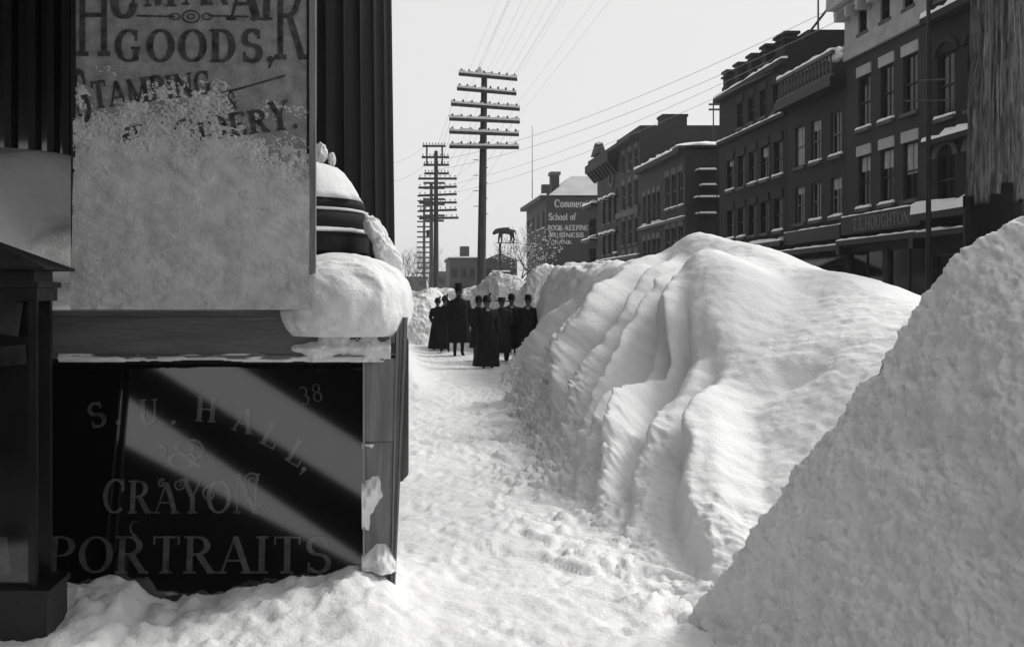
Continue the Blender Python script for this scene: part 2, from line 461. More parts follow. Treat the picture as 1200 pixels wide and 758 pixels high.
# low shovelled heap on the left behind the case, seen in front of the people
Z += .30 * np.exp(-((X - .35) / .45) ** 2) * sstep(13, 19, Y) * (1 + .5 * vnoise(X * 2, Y * .8, 0, 71))
mb = MB(); mb.grid(X, Y, Z)
struct(mb.build('snow_path', M['snow_path'], smooth=True))

def grid_normals(X, Y, Z):
    Pt = np.stack([X, Y, Z], -1)
    du = np.gradient(Pt, axis=1); dv = np.gradient(Pt, axis=0)
    n = np.cross(du, dv); n /= np.linalg.norm(n, axis=-1, keepdims=True) + 1e-9
    n[n[..., 2] < 0] *= -1
    return n

# ------------------------------------------------------------------ the great wind-carved drift
ny, nf, nb = 620, 300, 40
yy = np.geomspace(3.6, 24.5, ny)
t = np.concatenate([np.linspace(0, 1, nf), np.linspace(1, 2, nb + 1)[1:]])
Y = np.repeat(yy[:, None], len(t), 1); T = np.repeat(t[None, :], ny, 0)
xf = smooth_interp(Y, FOOT, .3); xc = smooth_interp(Y, CREST_X, .4); zc = smooth_interp(Y, CREST_Z, .35)
tf = np.clip(T, 0, 1); tb = np.clip(T - 1, 0, 1)
steep = interp(Y, [(4, 0), (10, .05), (14, .12), (16.3, .25), (18.2, .85), (24, 1.0)])
fz0 = .34 * tf + .66 * sstep(-.02, 1.0, tf)
fz1 = .10 * tf + .30 * sstep(0, .5, tf) + .60 * sstep(.42, .80, tf)
fz = fz0 * (1 - steep) + fz1 * steep
X = xf + (xc - xf) * tf + 3.4 * tb
Z = -.05 + (zc + .05) * fz - (zc - .25) * sstep(0, 1, tb)
n = grid_normals(X, Y, Z)
qn = .20 * vnoise(Y * .9, T * 3, 0, 81) + .10 * vnoise(Y * 2.6, T * 6, 0, 82) + .035 * vnoise(Y * 8, T * 20, 0, 84)
kf = 1 - .80 * np.clip(T - .2, -.2, .8)
q = 13.7 - (13.7 - Y) / kf + 1.2 * qn          # folds fan out from the crest and run down towards the camera
gro = [4.4, 5.95, 6.75, 7.35, 8.15, 8.8, 9.8, 10.6, 11.9, 13.4, 15.2]
amp = [0, .34, .28, .36, .30, .44, .32, .48, .36, .40, .28]
H = np.zeros_like(q)
for i in range(1, len(gro)):
    a, b = gro[i - 1], gro[i]
    u = (q - a) / (b - a)
    m = (u >= 0) & (u < 1)
    shp = np.clip(u / .68, 0, 1) ** 1.2 * (1 - sstep(.64, .98, u)) + .10 * np.exp(-((u - .4) / .1) ** 2)
    vary = .55 + .65 * sstep(-.4, .5, vnoise(T * 3.0 + 5.1 * i, i * 1.7, 0, 85))
    cut = (.50, .50, .60, .66, .74, .80, .84, .88, .9, .9, .9)[i]       # the pillow under the crest hides the upper ends
    H = np.where(m, 1.4 * amp[i] * shp * vary * (1 - sstep(cut - .14, cut + .06, T)), H)
env = sstep(.06, .38, T) * (1 - sstep(.70, .92, T)) * sstep(3.8, 5.0, Y) * (1 - .7 * sstep(16, 19, Y)) * (.6 + .4 * kf) * (1 + .3 * sstep(10, 13, Y))
H = H * env
for _ in range(5):                       # weathered edges: no knife-sharp steps
    Hp = np.pad(H, 1, mode='edge')
    H = (Hp[1:-1, 1:-1] * 2 + Hp[:-2, 1:-1] + Hp[2:, 1:-1] + Hp[1:-1, :-2] + Hp[1:-1, 2:]) / 6
disp = H
pil = np.exp(-(np.abs(Y - 9.35 - 3.5 * (T - .7)) / .95) ** 3 - (np.abs(T - .70) / .15) ** 3.4)
disp += .52 * pil
disp -= .26 * np.exp(-((Y - 8.35 - 3.5 * (T - .46)) / .40) ** 2 - ((T - .46) / .10) ** 2)
disp += .14 * np.exp(-((Y - 7.5) / .7) ** 2 - ((T - .50) / .16) ** 2)
disp -= .10 * np.exp(-((Y - 7.2) / .18) ** 2 - ((T - .62) / .10) ** 2)
disp += .10 * np.exp(-((Y - 12.0) / .5) ** 2 - ((T - .97) / .10) ** 2)
face = sstep(.05, .2, T)
disp += .05 * vnoise(X * 1.1, Y * .9, Z * 1.1, 91) * face
disp += .012 * fbm(X * 7, Y * 7, Z * 7, 3, 92) * face
# broken lumps thrown down along the foot
rub = sstep(-.05, .05, T) * (1 - sstep(.18, .46, T + .10 * vnoise(Y * 2, T * 4, 0, 95)))
disp += rub * (.35 + .65 * sstep(6, 8.5, Y)) * (.085 * np.clip(fbm(X * 5.5 + .3 * vnoise(X * 5, Y * 5, 0, 98), Y * 4.8, Z * 5.5, 4, 93, .6), -.15, 1) + .03 * fbm(X * 15, Y * 13, Z * 15, 3, 94, .6))
far = sstep(15.5, 18, Y)
disp += far * (.12 * fbm(X * 1.6, Y * 1.3, Z * 1.6, 3, 96) + .05 * np.clip(fbm(X * 5, Y * 5, Z * 5, 2, 97), -.2, 1) * sstep(.7, .9, T))
X = X + n[..., 0] * disp; Yd = Y + n[..., 1] * disp; Z = Z + n[..., 2] * disp
mb = MB(); mb.grid(X, Yd, Z)
tag(mb.build('snow_bank', M['snow'], smooth=True), 'tallest wind-carved snow drift with slanting folds, in the middle right of the path', 'snow bank', 'snow banks')

# ------------------------------------------------------------------ banks described by their crest line
def ridge_bank(label, ridge, front, fz, back, bz, rows=150, cols=260, lump=.08, lfreq=2.0, fine=.015, ffreq=12, mat_='snow', frontpow=1.0, seed=1, shape=.5):
    rp = np.array([tuple(P(*r)) for r in ridge])
    L = np.concatenate([[0], np.cumsum(np.linalg.norm(np.diff(rp, axis=0), axis=1))])
    u = np.linspace(0, L[-1], cols)
    def sm(k):
        w = L[-1] * .02
        return sum(np.interp(np.clip(u + o * w, 0, L[-1]), L, rp[:, k]) for o in (-1, -.5, 0, .5, 1)) / 5
    rx, ry, rz = sm(0), sm(1), sm(2)
    nf = int(rows * .72); nbk = rows - nf
    tf = np.linspace(0, 1, nf); tb = np.linspace(0, 1, nbk + 1)[1:]
    def face(tv, off, zend, pw):
        dx = off[0] * (.35 + .65 * np.clip(rz - zend, 0, 3) / max(.5, (rz - zend).max()))
        dy = off[1] * (.35 + .65 * np.clip(rz - zend, 0, 3) / max(.5, (rz - zend).max()))
        a = tv[:, None]
        X = rx[None] + dx[None] * a; Y = ry[None] + dy[None] * a
        k = a * (1 - shape) + shape * sstep(0, 1, a)
        Z = rz[None] + (zend - rz[None]) * k ** pw
        return X, Y, Z
    Xf, Yf, Zf = face(tf, front, fz, frontpow)
    Xb, Yb, Zb = face(tb, back, bz, 1.0)
    X = np.concatenate([Xf[::-1], Xb]); Y = np.concatenate([Yf[::-1], Yb]); Z = np.concatenate([Zf[::-1], Zb])
    n = grid_normals(X, Y, Z)
    e = np.concatenate([tf[::-1], tb])[:, None]
    d = lump * fbm(X * lfreq, Y * lfreq, Z * lfreq, 3, 200 + seed) + fine * fbm(X * ffreq, Y * ffreq, Z * ffreq, 3, 230 + seed, .6)
    X = X + n[..., 0] * d; Y = Y + n[..., 1] * d; Z = Z + n[..., 2] * d
    mb = MB(); mb.grid(X, Y, Z)
    return tag(mb.build('snow_bank', M[mat_], smooth=True), label, 'snow bank', 'snow banks')

ridge_bank('nearest grey shovel-cut snow bank filling the lower right corner',
    [(790, 752, 4.62), (815, 722, 4.58), (870, 640, 4.5), (940, 546, 4.42), (1000, 467, 4.35), (1050, 398, 4.3), (1085, 348, 4.25), (1105, 312, 4.2), (1150, 280, 4.15), (1200, 253, 4.1), (1300, 205, 4.0), (1480, 170, 3.8)],
    (-.30, -2.05), -.12, (.25, .9), -.1, rows=420, cols=560, lump=.020, lfreq=6.0, fine=.016, ffreq=20, mat_='snow_coarse', seed=1, shape=.25)
ridge_bank('rounded snow bank directly behind the group of people',
    [(524, 362, 30), (540, 343, 30), (556, 336, 29.8), (572, 324, 29.5), (584, 316, 29), (598, 322, 28.8), (610, 330, 28.5), (618, 335, 28.3)],
    (-.4, -2.4), 0, (.8, 2.5), 0, lump=.10, lfreq=1.2, fine=.03, seed=2, rows=110, cols=170)
ridge_bank('lumpy bright snow bank behind the bowler-hatted man at the right of the group',
    [(604, 360, 27.4), (612, 332, 27.4), (622, 318, 27.3), (632, 311, 27.2), (645, 314, 27), (658, 320, 26.8), (690, 322, 26.5)],
    (-.5, -1.6), 0, (.9, 2.2), .2, lump=.16, lfreq=1.3, fine=.04, seed=3, rows=110, cols=170)
ridge_bank('small snow bank left of the group, beside the black sign case',
    [(455, 380, 31), (470, 360, 31.2), (482, 352, 31.4), (495, 345, 31.6), (506, 338, 32), (516, 340, 32.4), (528, 350, 32.8), (545, 360, 33)],
    (-.1, -1.6), 0, (0, 2.5), 0, lump=.14, lfreq=1.1, fine=.03, seed=4, rows=90, cols=150)
ridge_bank('long low snow bank at the far end of the path under the telegraph poles',
    [(460, 345, 60), (500, 338, 58), (540, 340, 55), (600, 330, 52), (660, 326, 50), (720, 322, 50)],
    (-.4, -5), 0, (1, 6), 0, lump=.35, lfreq=.4, fine=.05, seed=5, rows=60, cols=120)

# ------------------------------------------------------------------ left: shaded drift behind the board
ny, nx = 150, 200
yy = np.linspace(5.15, 9.25, ny); xx = np.linspace(-6.5, -.55, nx)
X, Y = np.meshgrid(xx, yy)
hi = interp(Y, [(5.1, 2.0), (6.5, 2.45), (8, 2.85), (9.3, 2.92)]) - .06 * (X + 3.2)
edge = -3.15 + .42 * (Y - 7.0)                       # lip of the wind scoop
lo = interp(Y, [(5.1, 1.5), (6, 1.58), (7.5, 2.15), (9.3, 2.75)])
k = sstep(-.25, .35, X - edge)
Z = hi * (1 - k) + lo * k + .03 * fbm(X * 1.2, Y * 1.2, 0, 4, 301) + .01 * fbm(X * 8, Y * 8, 0, 2, 302)
mb = MB(); mb.grid(X, Y, Z)
tag(mb.build('snow_bank', M['snow_coarse'], smooth=True), 'shaded smooth snow drift under the porch, left of the snow-crusted board', 'snow bank', 'snow banks')
# ================================================================== LEFT FOREGROUND
YC = 4.90          # front plane of the sign case
def front(y): return lambda u, v, w: (u, y - w, v)     # flat lettering facing the camera

def crust(name, x0, x1, z0, z1, y, thick, mat_, parent, nx=200, nz=200, cut=-.012):
    """snow stuck to an upright face: a closed skin whose thickness is thick(X,Z); thin places sink behind the face"""
    xx = np.linspace(x0, x1, nx); zz = np.linspace(z0, z1, nz)
    X, Z = np.meshgrid(xx, zz)
    T = np.maximum(thick(X, Z), cut)
    mb = MB(); mb.grid(X, y - T, Z)
    # drop faces wholly hidden behind the surface
    keep = []
    Tf = T.ravel()
    mb.f = [f for f in mb.f if max(Tf[i] for i in f) > cut + 1e-6]
    mb.mi = [0] * len(mb.f)
    return mb.build(name, mat_, parent, smooth=True)

# --- the black sign case "S. U. HALL ... CRAYON PORTRAITS"
xL, xR = XH(40, YC), XH(425, YC)
zT = ZH(420, YC)
case = empty('sign_case', 'black glass sign case lettered crayon portraits, half buried in snow', 'sign', (XH(232, YC), YC, 0))
def local(mb, root):
    l = root.location
    mb.v = [(a - l.x, b - l.y, c - l.z) for a, b, c in mb.v]; return mb
TILT = R(9)                       # glass leaned back so it mirrors the added boards
tnT, csT, snT = math.tan(TILT), math.cos(TILT), math.sin(TILT)
YG = YC + .012
def gy(z): return YG + z * tnT
z1_ = zT + .06
xa_, xb_ = XH(20, 5.1), xR + .03
MB().hexa([(xa_ - case.location.x, gy(-.1) - YC, -.1), (xb_ - case.location.x, gy(-.1) - YC, -.1), (xb_ - case.location.x, gy(-.1) + .02 - YC, -.1), (xa_ - case.location.x, gy(-.1) + .02 - YC, -.1)],
          [(xa_ - case.location.x, gy(z1_) - YC, z1_), (xb_ - case.location.x, gy(z1_) - YC, z1_), (xb_ - case.location.x, gy(z1_) + .02 - YC, z1_), (xa_ - case.location.x, gy(z1_) + .02 - YC, z1_)]).build('glass_panel', M['black_glass'], case)
mb = MB().box(xL - .35, xR + .005, YC + .26, YC + .5, -.1, zT - .002)
local(mb, case).build('cabinet', M['wood_dark'], case)
mb = MB().box(xR + .001, xR + .012, YC - .004, YC + .034, .02, zT)
local(mb, case).build('edge_bead', M['stone_light'], case)
S1 = YC * 1.015 / FPX
def on_glass(px, py):              # where the sight line through a photo pixel meets the leaning glass
    k_ = (py - VY) / FPX
    d_ = (YG + CZ * tnT) / (1 + k_ * tnT)
    return XH(px, d_), ZH(py, d_)
def lp(u, v, w): return (u - case.location.x, gy(v) - .001 - w - YC, v)
def lpc(px, py): return on_glass(px, py)
def pl_at(px, py):
    cx, cz = on_glass(px, py)
    return lambda u, v, w: lp(u + cx, v * csT + cz, w)
# arched name
def arch_word(text, chars, size, name='lettering', tk=.19, tn=.07):
    for ch, px, py, rot in chars:
        pf = pl_at(px, py); a = -R(rot)
        f = lambda u, v, w, pf=pf, a=a: pf(u * math.cos(a) - v * math.sin(a), u * math.sin(a) + v * math.cos(a), w)
        lettering('letter', ch, M['letter_glass'], case, f, size * S1, tk=tk, tn=tn)
arch_word('S.U.HALL', [('S', 117, 500, -16), ('.', 140, 497, -10), ('U', 175, 497, -3), ('.', 204, 497, 0), ('H', 241, 494, 3), ('A', 283, 506, 14), ('L', 313, 523, 26), ('L', 342, 543, 31), (',', 356, 552, 31)], 30)
lettering('lettering', '38', M['letter_glass'], case, pl_at(366, 472), 22 * S1, tk=.13, tn=.05, track=.14, arcfn=lambda u: (u * .25, .2))
lettering('lettering', '&', M['letter_glass'], case, pl_at(218, 548), 32 * S1, tk=.14, tn=.05, width=48 * S1)
def spiral(mb, cx, cz, r0, turns, a0, w, sgn=1):
    n = int(26 * turns)
    for i in range(n):
        q = []
        for j in (i, i + 1):
            a = a0 + sgn * 2 * math.pi * turns * j / n; r = r0 * (1 - j / n * .92)
            q.append((cx + r * math.cos(a), cz + r * math.sin(a), math.cos(a), math.sin(a)))
        A, B = q
        mb.add([lp(A[0] + A[2]*w/2, A[1] + A[3]*w/2, .004 + i*1e-5), lp(A[0] - A[2]*w/2, A[1] - A[3]*w/2, .004 + i*1e-5),
                lp(B[0] - B[2]*w/2, B[1] - B[3]*w/2, .004 + i*1e-5), lp(B[0] + B[2]*w/2, B[1] + B[3]*w/2, .004 + i*1e-5)], [(0, 1, 2, 3)])
mb = MB()
for px, py, r, tn_, a0, sg in ((246, 578, 10, 1.6, .5, 1), (296, 562, 9, 1.7, 3.4, -1), (302, 597, 7, 1.4, 0, 1), (210, 567, 7, 1.4, 0, -1), (190, 566, 5, 1.3, 1, 1), (162, 612, 16, .4, -1.6, -1),
                           (228, 530, 16, .9, 2.2, -1), (222, 537, 6, 1.2, 0, 1), (190, 530, 8, .7, 2, -1)):
    mb = MB(); cx, cz = lpc(px, py); spiral(mb, cx, cz, r * S1, tn_, a0, 2.6 * S1, sg)
    mb.build('scroll_flourish', M['letter_glass'], case)
lettering('lettering', 'CRAYON', M['letter_glass'], case, pl_at(212, 601), 40 * S1, width=184 * S1, tk=.15, tn=.055, hts=[1.0, .95, .9, 1, .95, 1.15])
lettering('lettering', 'PORTRAITS', M['letter_glass'], case, pl_at(222, 671), 42 * S1, width=330 * S1, tk=.15, tn=.05)

# --- timber beam above the case, with plastered snow at its right end
beam = empty('timber_beam', 'long weathered timber beam lying over the black sign case', 'beam', (XH(232, YC), YC, zT))
b0, b1 = ZH(419, YC), ZH(371, YC)
mb = MB().box(XH(-70, YC), XH(432, YC), YC - .012, YC + .46, b0, b1)
mb.box(XH(-70, YC), XH(432, YC), YC - .022, YC - .0125, b0 - .006, b0 + .012)
local(mb, beam).build('plank', M['wood_grey'], beam)
mb = MB().box(XH(-70, YC), XH(440, YC), YC - .03, YC + .47, b1 + .002, b1 + .03)
local(mb, beam).build('ledge', M['wood_grey'], beam)
cr = crust('snow', XH(325, YC), XH(458, YC), ZH(424, YC), ZH(366, YC), YC - .012,
    lambda X, Z: -.02 + .075 * sstep(XH(345, YC), XH(375, YC), X) * (.45 + .9 * sstep(ZH(405, YC), ZH(415, YC), Z) * 0 + .55 * fbm(X * 13, Z * 16, 0, 3, 401) + .45 * sstep(ZH(388, YC), ZH(372, YC), Z)) + .05 * np.exp(-((Z - ZH(408, YC)) / .022) ** 2) * sstep(XH(335, YC), XH(350, YC), X), M['snow'], None, 160, 90)
cr.name = 'snow_patch'
tag(cr, 'patch of snow plastered on the right end of the timber beam', 'snow patch')
# thin rime line along the beam's lower edge
cr = crust('snow_patch', XH(70, YC), XH(428, YC), ZH(424, YC), ZH(414, YC), YC - .022,
    lambda X, Z: .006 + .012 * fbm(X * 9, Z * 60, 1, 3, 402) - .9 * np.abs(Z - ZH(419.5, YC)), M['snow'], None, 360, 14)
tag(cr, 'thin line of rime along the lower edge of the timber beam', 'snow patch')

# --- timber post at the right of the case (two blocks and a fluted outer face)
post = empty('timber_post', 'grey boarded timber post at the right corner of the black sign case', 'post', (XH(450, YC), YC, 0))
pz = ZH(372, YC); zm = ZH(518, YC)
pa = xR + .014
mb = MB().hexa([(pa, YC - .004, zm + .004), (XH(461, YC), YC - .004, zm + .004), (XH(461, YC), YC + .4, zm + .004), (pa, YC + .4, zm + .004)],
               [(pa, YC - .004, ZH(420, YC)), (XH(464, YC), YC - .004, ZH(420, YC)), (XH(464, YC), YC + .4, ZH(420, YC)), (pa, YC + .4, ZH(420, YC))])
local(mb, post).build('upper_block', M['wood_post'], post)
mb = MB().hexa([(pa, YC + .004, -.05), (XH(456, YC), YC + .004, -.05), (XH(456, YC), YC + .4, -.05), (pa, YC + .4, -.05)],
               [(pa, YC + .004, zm), (XH(461, YC), YC + .004, zm), (XH(461, YC), YC + .4, zm), (pa, YC + .4, zm)])
local(mb, post).build('lower_block', M['wood_post'], post)
for i in range(3):      # narrow upright boards on the outer edge
    a0, a1 = 464.6 + i * 4.6, 468.6 + i * 4.6
    q0, q1 = 457 + i * 1.7, 458.4 + i * 1.7
    dy = -.012 + .011 * (i % 2)
    mb = MB().hexa([(XH(q0, YC), YC + dy, -.05), (XH(q1, YC), YC + dy, -.05), (XH(q1, YC), YC + .35, -.05), (XH(q0, YC), YC + .35, -.05)],
                   [(XH(a0, YC), YC + dy, pz), (XH(a1, YC), YC + dy, pz), (XH(a1, YC), YC + .35, pz), (XH(a0, YC), YC + .35, pz)])
    local(mb, post).build('board', M['wood_post'], post)
cr = crust('snow_patch', XH(424, YC), XH(464, YC), ZH(668, YC), ZH(520, YC), YC + .002,
    lambda X, Z: -.03 + .07 * (.25 + .8 * fbm(X * 10, Z * 7, 3, 3, 411) + .9 * np.exp(-((Z - ZH(570, YC)) / .13) ** 2) * sstep(XH(455, YC), XH(440, YC), X) + 1.2 * sstep(ZH(630, YC), ZH(655, YC), Z) - .55), M['snow'], None, 120, 300)
tag(cr, 'ragged snow clinging to the foot of the grey timber post', 'snow patch')

# --- the trade board "... HAIR GOODS, STAMPING & EMBROIDERY" crusted with snow
YB = 4.78
bx0, bx1, bz0, bz1 = XH(84, YB), XH(370, YB), b1 + .034, ZH(-75, YB)
board = empty('trade_board', 'tall painted trade board for hair goods, its lower half crusted with snow', 'sign', ((bx0 + bx1) / 2, YB, bz0))
mb = MB().box(bx0 + .02, bx1 - .03, YB, YB + .03, bz0 + .02, bz1)
local(mb, board).build('panel', M['board'], board)
mb = MB().box(bx0, bx0 + .022, YB - .012, YB + .04, bz0, bz1)
local(mb, board).build('frame_rail', M['wood_dark'], board)
mb = MB().box(bx1 - .032, bx1, YB - .014, YB + .04, bz0, bz1)
mb.box(bx1 - .044, bx1 - .0325, YB - .006, YB + .02, bz0, bz1, 1)
local(mb, board).build('frame_rail', [M['wood_post'], M['wood_dark']], board)
mb = MB().box(bx0 + .023, bx1 - .045, YB - .01, YB + .03, bz0, bz0 + .019)
local(mb, board).build('frame_rail', M['wood_dark'], board)
SB = YB / FPX
def bp_at(px, py):
    cx, cz = XH(px, YB), ZH(py, YB)
    return lambda u, v, w: (u + cx - board.location.x, YB - .001 - w - board.location.y, v + cz - board.location.z)
LB = M['letter_black']
for ch, px, base, h, wd in (('H', 110, 66, 96, 40), ('U', 146, 22, 56, 36), ('M', 188, 8, 40, 36), ('A', 230, 6, 40, 30), ('N', 256, 6, 40, 24), ('A', 287, 24, 56, 38), ('I', 313, 24, 58, 13), ('R', 341, 70, 100, 38)):
    lettering('letter', ch, LB, board, bp_at(px, base), h * SB, width=wd * SB, tk=.20 if h < 80 else .13, tn=.07 if h < 80 else .05)
mb = MB()      # divider ornament
f0 = bp_at(0, 0)
def bar(x0, y0, x1, y1, w, k):
    dx, dy = x1 - x0, y1 - y0; L = math.hypot(dx, dy); nx_, ny_ = -dy / L * w / 2, dx / L * w / 2
    f = bp_at(0, 0)
    def pt(a, b): 
        p = bp_at(a, b)(0, 0, .002 + k * 2e-5); return p
    mb.add([pt(x0 + nx_, y0 + ny_), pt(x0 - nx_, y0 - ny_), pt(x1 - nx_, y1 - ny_), pt(x1 + nx_, y1 + ny_)], [(0, 1, 2, 3), (3, 2, 1, 0)][:1])
k = 0
for a, b in ((160, 205), (244, 292)):
    bar(a, 19, b, 20, 2.2, k); k += 1
def ring(cx, cy, rx, ry, w):
    global k
    for i in range(20):
        a0, a1 = 2 * math.pi * i / 20, 2 * math.pi * (i + 1) / 20
        bar(cx + rx * math.cos(a0), cy + ry * math.sin(a0), cx + rx * math.cos(a1), cy + ry * math.sin(a1), w, k); k += 1
ring(224, 20, 10, 7, 1.8); ring(205, 20, 6, 3.5, 1.6); ring(243, 20, 6, 3.5, 1.6); ring(224, 20, 4, 3, 1.5)
mb.build('divider_ornament', LB, board)
lettering('lettering', 'GOODS,', LB, board, bp_at(230, 73), 38 * SB, width=188 * SB, tk=.20, tn=.07, track=.16)
lettering('lettering', 'STAMPING', LB, board, bp_at(171, 120), 29 * SB, width=158 * SB, tk=.20, tn=.08, arcfn=lambda u: (u * .13 - (.06 if u < -.28 else 0), .13), hts=[2.1, 1.1, 1, 1, 1, .95, .95, .95])
lettering('lettering', '&', LB, board, bp_at(272, 128), 20 * SB, tk=.15, tn=.06)
mb = MB(); bar(258, 110, 282, 104, 2.6, 0); bar(282, 104, 334, 89, 2.2, 1); mb.build('flourish_stroke', LB, board)
lettering('lettering', 'EMBROIDERY.', LB, board, bp_at(228, 166), 27 * SB, width=246 * SB, tk=.20, tn=.09, arcfn=lambda u: (u * .13, .13), hts=[1] * 9 + [1.25, 1])
def board_crust(X, Z):
    py = VY - (Z - CZ) * FPX / YB; px = VX + X * FPX / YB
    line = 128 + 8 * np.sin(px / 40.0) + 26 * sstep(270, 350, px) - 12 * sstep(150, 90, px)      # where the crust begins
    big = fbm(X * 7, Z * 9, 0, 3, 421, .55)
    cov = np.clip((py - line + 30 * big) / 105 + .5, 0, 1)
    fine_ = .6 * vnoise(X * 62, Z * 80 + X * 20, 2, 425) + .5 * vnoise(X * 120, Z * 150, 2, 427)
    wx = X + .03 * vnoise(X * 9, Z * 9, 3, 428)
    g = .55 * vnoise(wx * 9 - Z * 7, Z * 22 + X * 7, 0, 423) + .35 * vnoise(wx * 22 - Z * 9, Z * 46 + X * 16, 1, 424)
    t = -.012 + .030 * cov + (.0006 + .010 * np.sqrt(np.clip(4 * cov * (1 - cov), 0, 1))) * fine_ + .0085 * g * (.25 + .75 * cov) + .042 * sstep(200, 380, py)
    t += .0005 * fine_ * cov
    t += .05 * sstep(325, 372, py) * sstep(270, 360, px)
    return t
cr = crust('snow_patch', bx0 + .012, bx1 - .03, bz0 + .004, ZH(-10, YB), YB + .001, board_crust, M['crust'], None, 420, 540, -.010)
tag(cr, 'grey wind-packed snow crusting the lower face of the hair goods board', 'snow patch')

# --- display case of portraits at the far left edge
YK = 4.30
kx1 = XH(62, YK)
kiosk = empty('display_case', 'tall black glazed display case with hipped roof at the left edge', 'display case', (kx1 - .45, YK + .3, 0))
kb = ZH(688, YK)
mb = MB().box(kx1 - .95, kx1 - .012, YK - .04, YK + .23, -.05, kb - .03)
mb.box(kx1 - .97, kx1, YK - .05, YK + .24, kb - .029, kb)
local(mb, kiosk).build('plinth', M['wood_dark'], kiosk)
kb_x = XH(42, YK); kt = ZH(345, YK)
for (a, b_) in ((kb_x - .035, YK), (kb_x - .035, YK + .18), (kb_x - .80, YK), (kb_x - .80, YK + .18)):
    local(MB().box(a, a + .035, b_, b_ + .035, kb + .002, kt), kiosk).build('corner_post', M['wood_dark'], kiosk)
local(MB().box(kb_x - .76, kb_x - .036, YK + .012, YK + .018, kb + .002, kt), kiosk).build('glass_pane', M['case_glass'], kiosk)
local(MB().box(kb_x - .76, kb_x - .036, YK + .19, YK + .21, kb + .002, kt), kiosk).build('back_panel', M['wood_dark'], kiosk)
mb = MB().box(kb_x - .84, XH(46, YK), YK - .03, YK + .24, kt - .03, ZH(337, YK))
mb.box(kb_x - .86, XH(49, YK), YK - .05, YK + .26, ZH(337, YK) + .001, ZH(330, YK))
mb.box(kb_x - .82, XH(41, YK), YK - .01, YK + .23, ZH(330, YK) + .001, ZH(316, YK))
local(mb, kiosk).build('cornice', M['wood_dark'], kiosk)
ze = ZH(316, YK); rx0, rx1 = kb_x - .92, XH(60, YK)
ap = ((rx0 + rx1) / 2, YK + .12, ZH(262, YK))
mb = MB().add([(rx0, YK - .09, ze), (rx1, YK - .09, ze), (rx1, YK + .33, ze), (rx0, YK + .33, ze), (rx0, YK - .09, ze + .012), (rx1, YK - .09, ze + .012), (rx1, YK + .33, ze + .012), (rx0, YK + .33, ze + .012), ap],
    [(3, 2, 1, 0), (0, 1, 5, 4), (1, 2, 6, 5), (2, 3, 7, 6), (3, 0, 4, 7), (4, 5, 8), (5, 6, 8), (6, 7, 8), (7, 4, 8)])
local(mb, kiosk).build('roof', mat('slate_roof', .018, .7, .4, 6, .3), kiosk)
for (x0, x1, z0, z1, yo, r_) in ((-10, 24, 392, 352, .15, -.15), (0, 30, 428, 405, .12, .08), (-20, 10, 735 - 60, 690 - 60, .08, .1)):
    a, b_ = XH(x0, YK + yo), XH(x1, YK + yo); c_, d_ = ZH(z0, YK + yo), ZH(z1, YK + yo)
    m_ = MB()
    cx, cz = (a + b_) / 2, (c_ + d_) / 2
    pts = [(-(b_ - a) / 2, -(d_ - c_) / 2), ((b_ - a) / 2, -(d_ - c_) / 2), ((b_ - a) / 2, (d_ - c_) / 2), (-(b_ - a) / 2, (d_ - c_) / 2)]
    pts = [(cx + u * math.cos(r_) - v * math.sin(r_), cz + u * math.sin(r_) + v * math.cos(r_)) for u, v in pts]
    m_.hexa([(u, YK + yo, v) for u, v in pts], [(u, YK + yo + .004, v) for u, v in pts])
    tag(m_.build('portrait_card', M['card']), ['pale portrait card hung high inside the black display case', 'pale portrait card hung lower and straighter inside the black display case', 'pale card leaning at the bottom of the black display case'][[352, 405, 630].index(z1)], 'card')

# --- fluted black column of the shop front behind
YF = 8.6
def fl(a, z):
    n = 26
    c = (a * n / (2 * math.pi)) % 1.0
    return 1 - .075 * max(0.0, math.sin(math.pi * c)) ** .6
col_x = XH(461, YF) - .66
col = empty('fluted_column', 'black fluted iron column rising behind the snow-crusted board', 'column', (col_x, YF, 0))
prof = [(.70 - .013 * z, z) for z in np.linspace(1.8, 6.5, 12)]
MB().lathe(prof, 26 * 10, rf=fl).build('shaft', M['column'], col)
MB().lathe([(.80, -.1), (.80, 1.2), (.76, 1.3), (.76, 1.5), (.72, 1.6), (.72, 1.81)], 48).build('base', M['column'], col)

# --- stepped moulded pedestal with snow on every ledge
YP = 6.35
ped = empty('moulded_pedestal', 'dark stepped stone pedestal with snow on each ledge, right of the board', 'pedestal', (XH(342, YP), YP, 0))
zz = lambda py: ZH(py, YP - .45)
rr = lambda px: (XH(px, YP - .1) - XH(342, YP))
def ringpart(name, prof, m_, sm=False, n=64, rf=None):
    return MB().lathe(prof, n, rf=rf).build(name, m_, ped, sm)
ringpart('plinth', [(rr(446), .9), (rr(446), zz(305)), ], M['stone_dark'])
ringpart('step', [(rr(456), .9), (rr(456), zz(310)), (rr(454), zz(303)), (rr(454), zz(299))], M['stone_dark'])
ringpart('drum', [(rr(428), zz(299)), (rr(432), zz(294)), (rr(432), zz(276)), (rr(434), zz(271))], M['stone_dark'])
ringpart('moulding', [(rr(424), zz(268)), (rr(430), zz(262)), (rr(431), zz(256)), (rr(430), zz(248)), (rr(426), zz(244))], M['stone_dark'], True)
ringpart('moulding', [(rr(418), zz(242)), (rr(428), zz(239)), (rr(427), zz(234)), (rr(424), zz(229))], M['stone_dark'], True)
def wob(seed, a_=.035): return lambda a, z: 1 + a_ * float(vnoise(math.cos(a) * 3, math.sin(a) * 3, z * 9, seed)) + a_ * .7 * float(vnoise(math.cos(a) * 9, math.sin(a) * 9, z * 20, seed + 1))
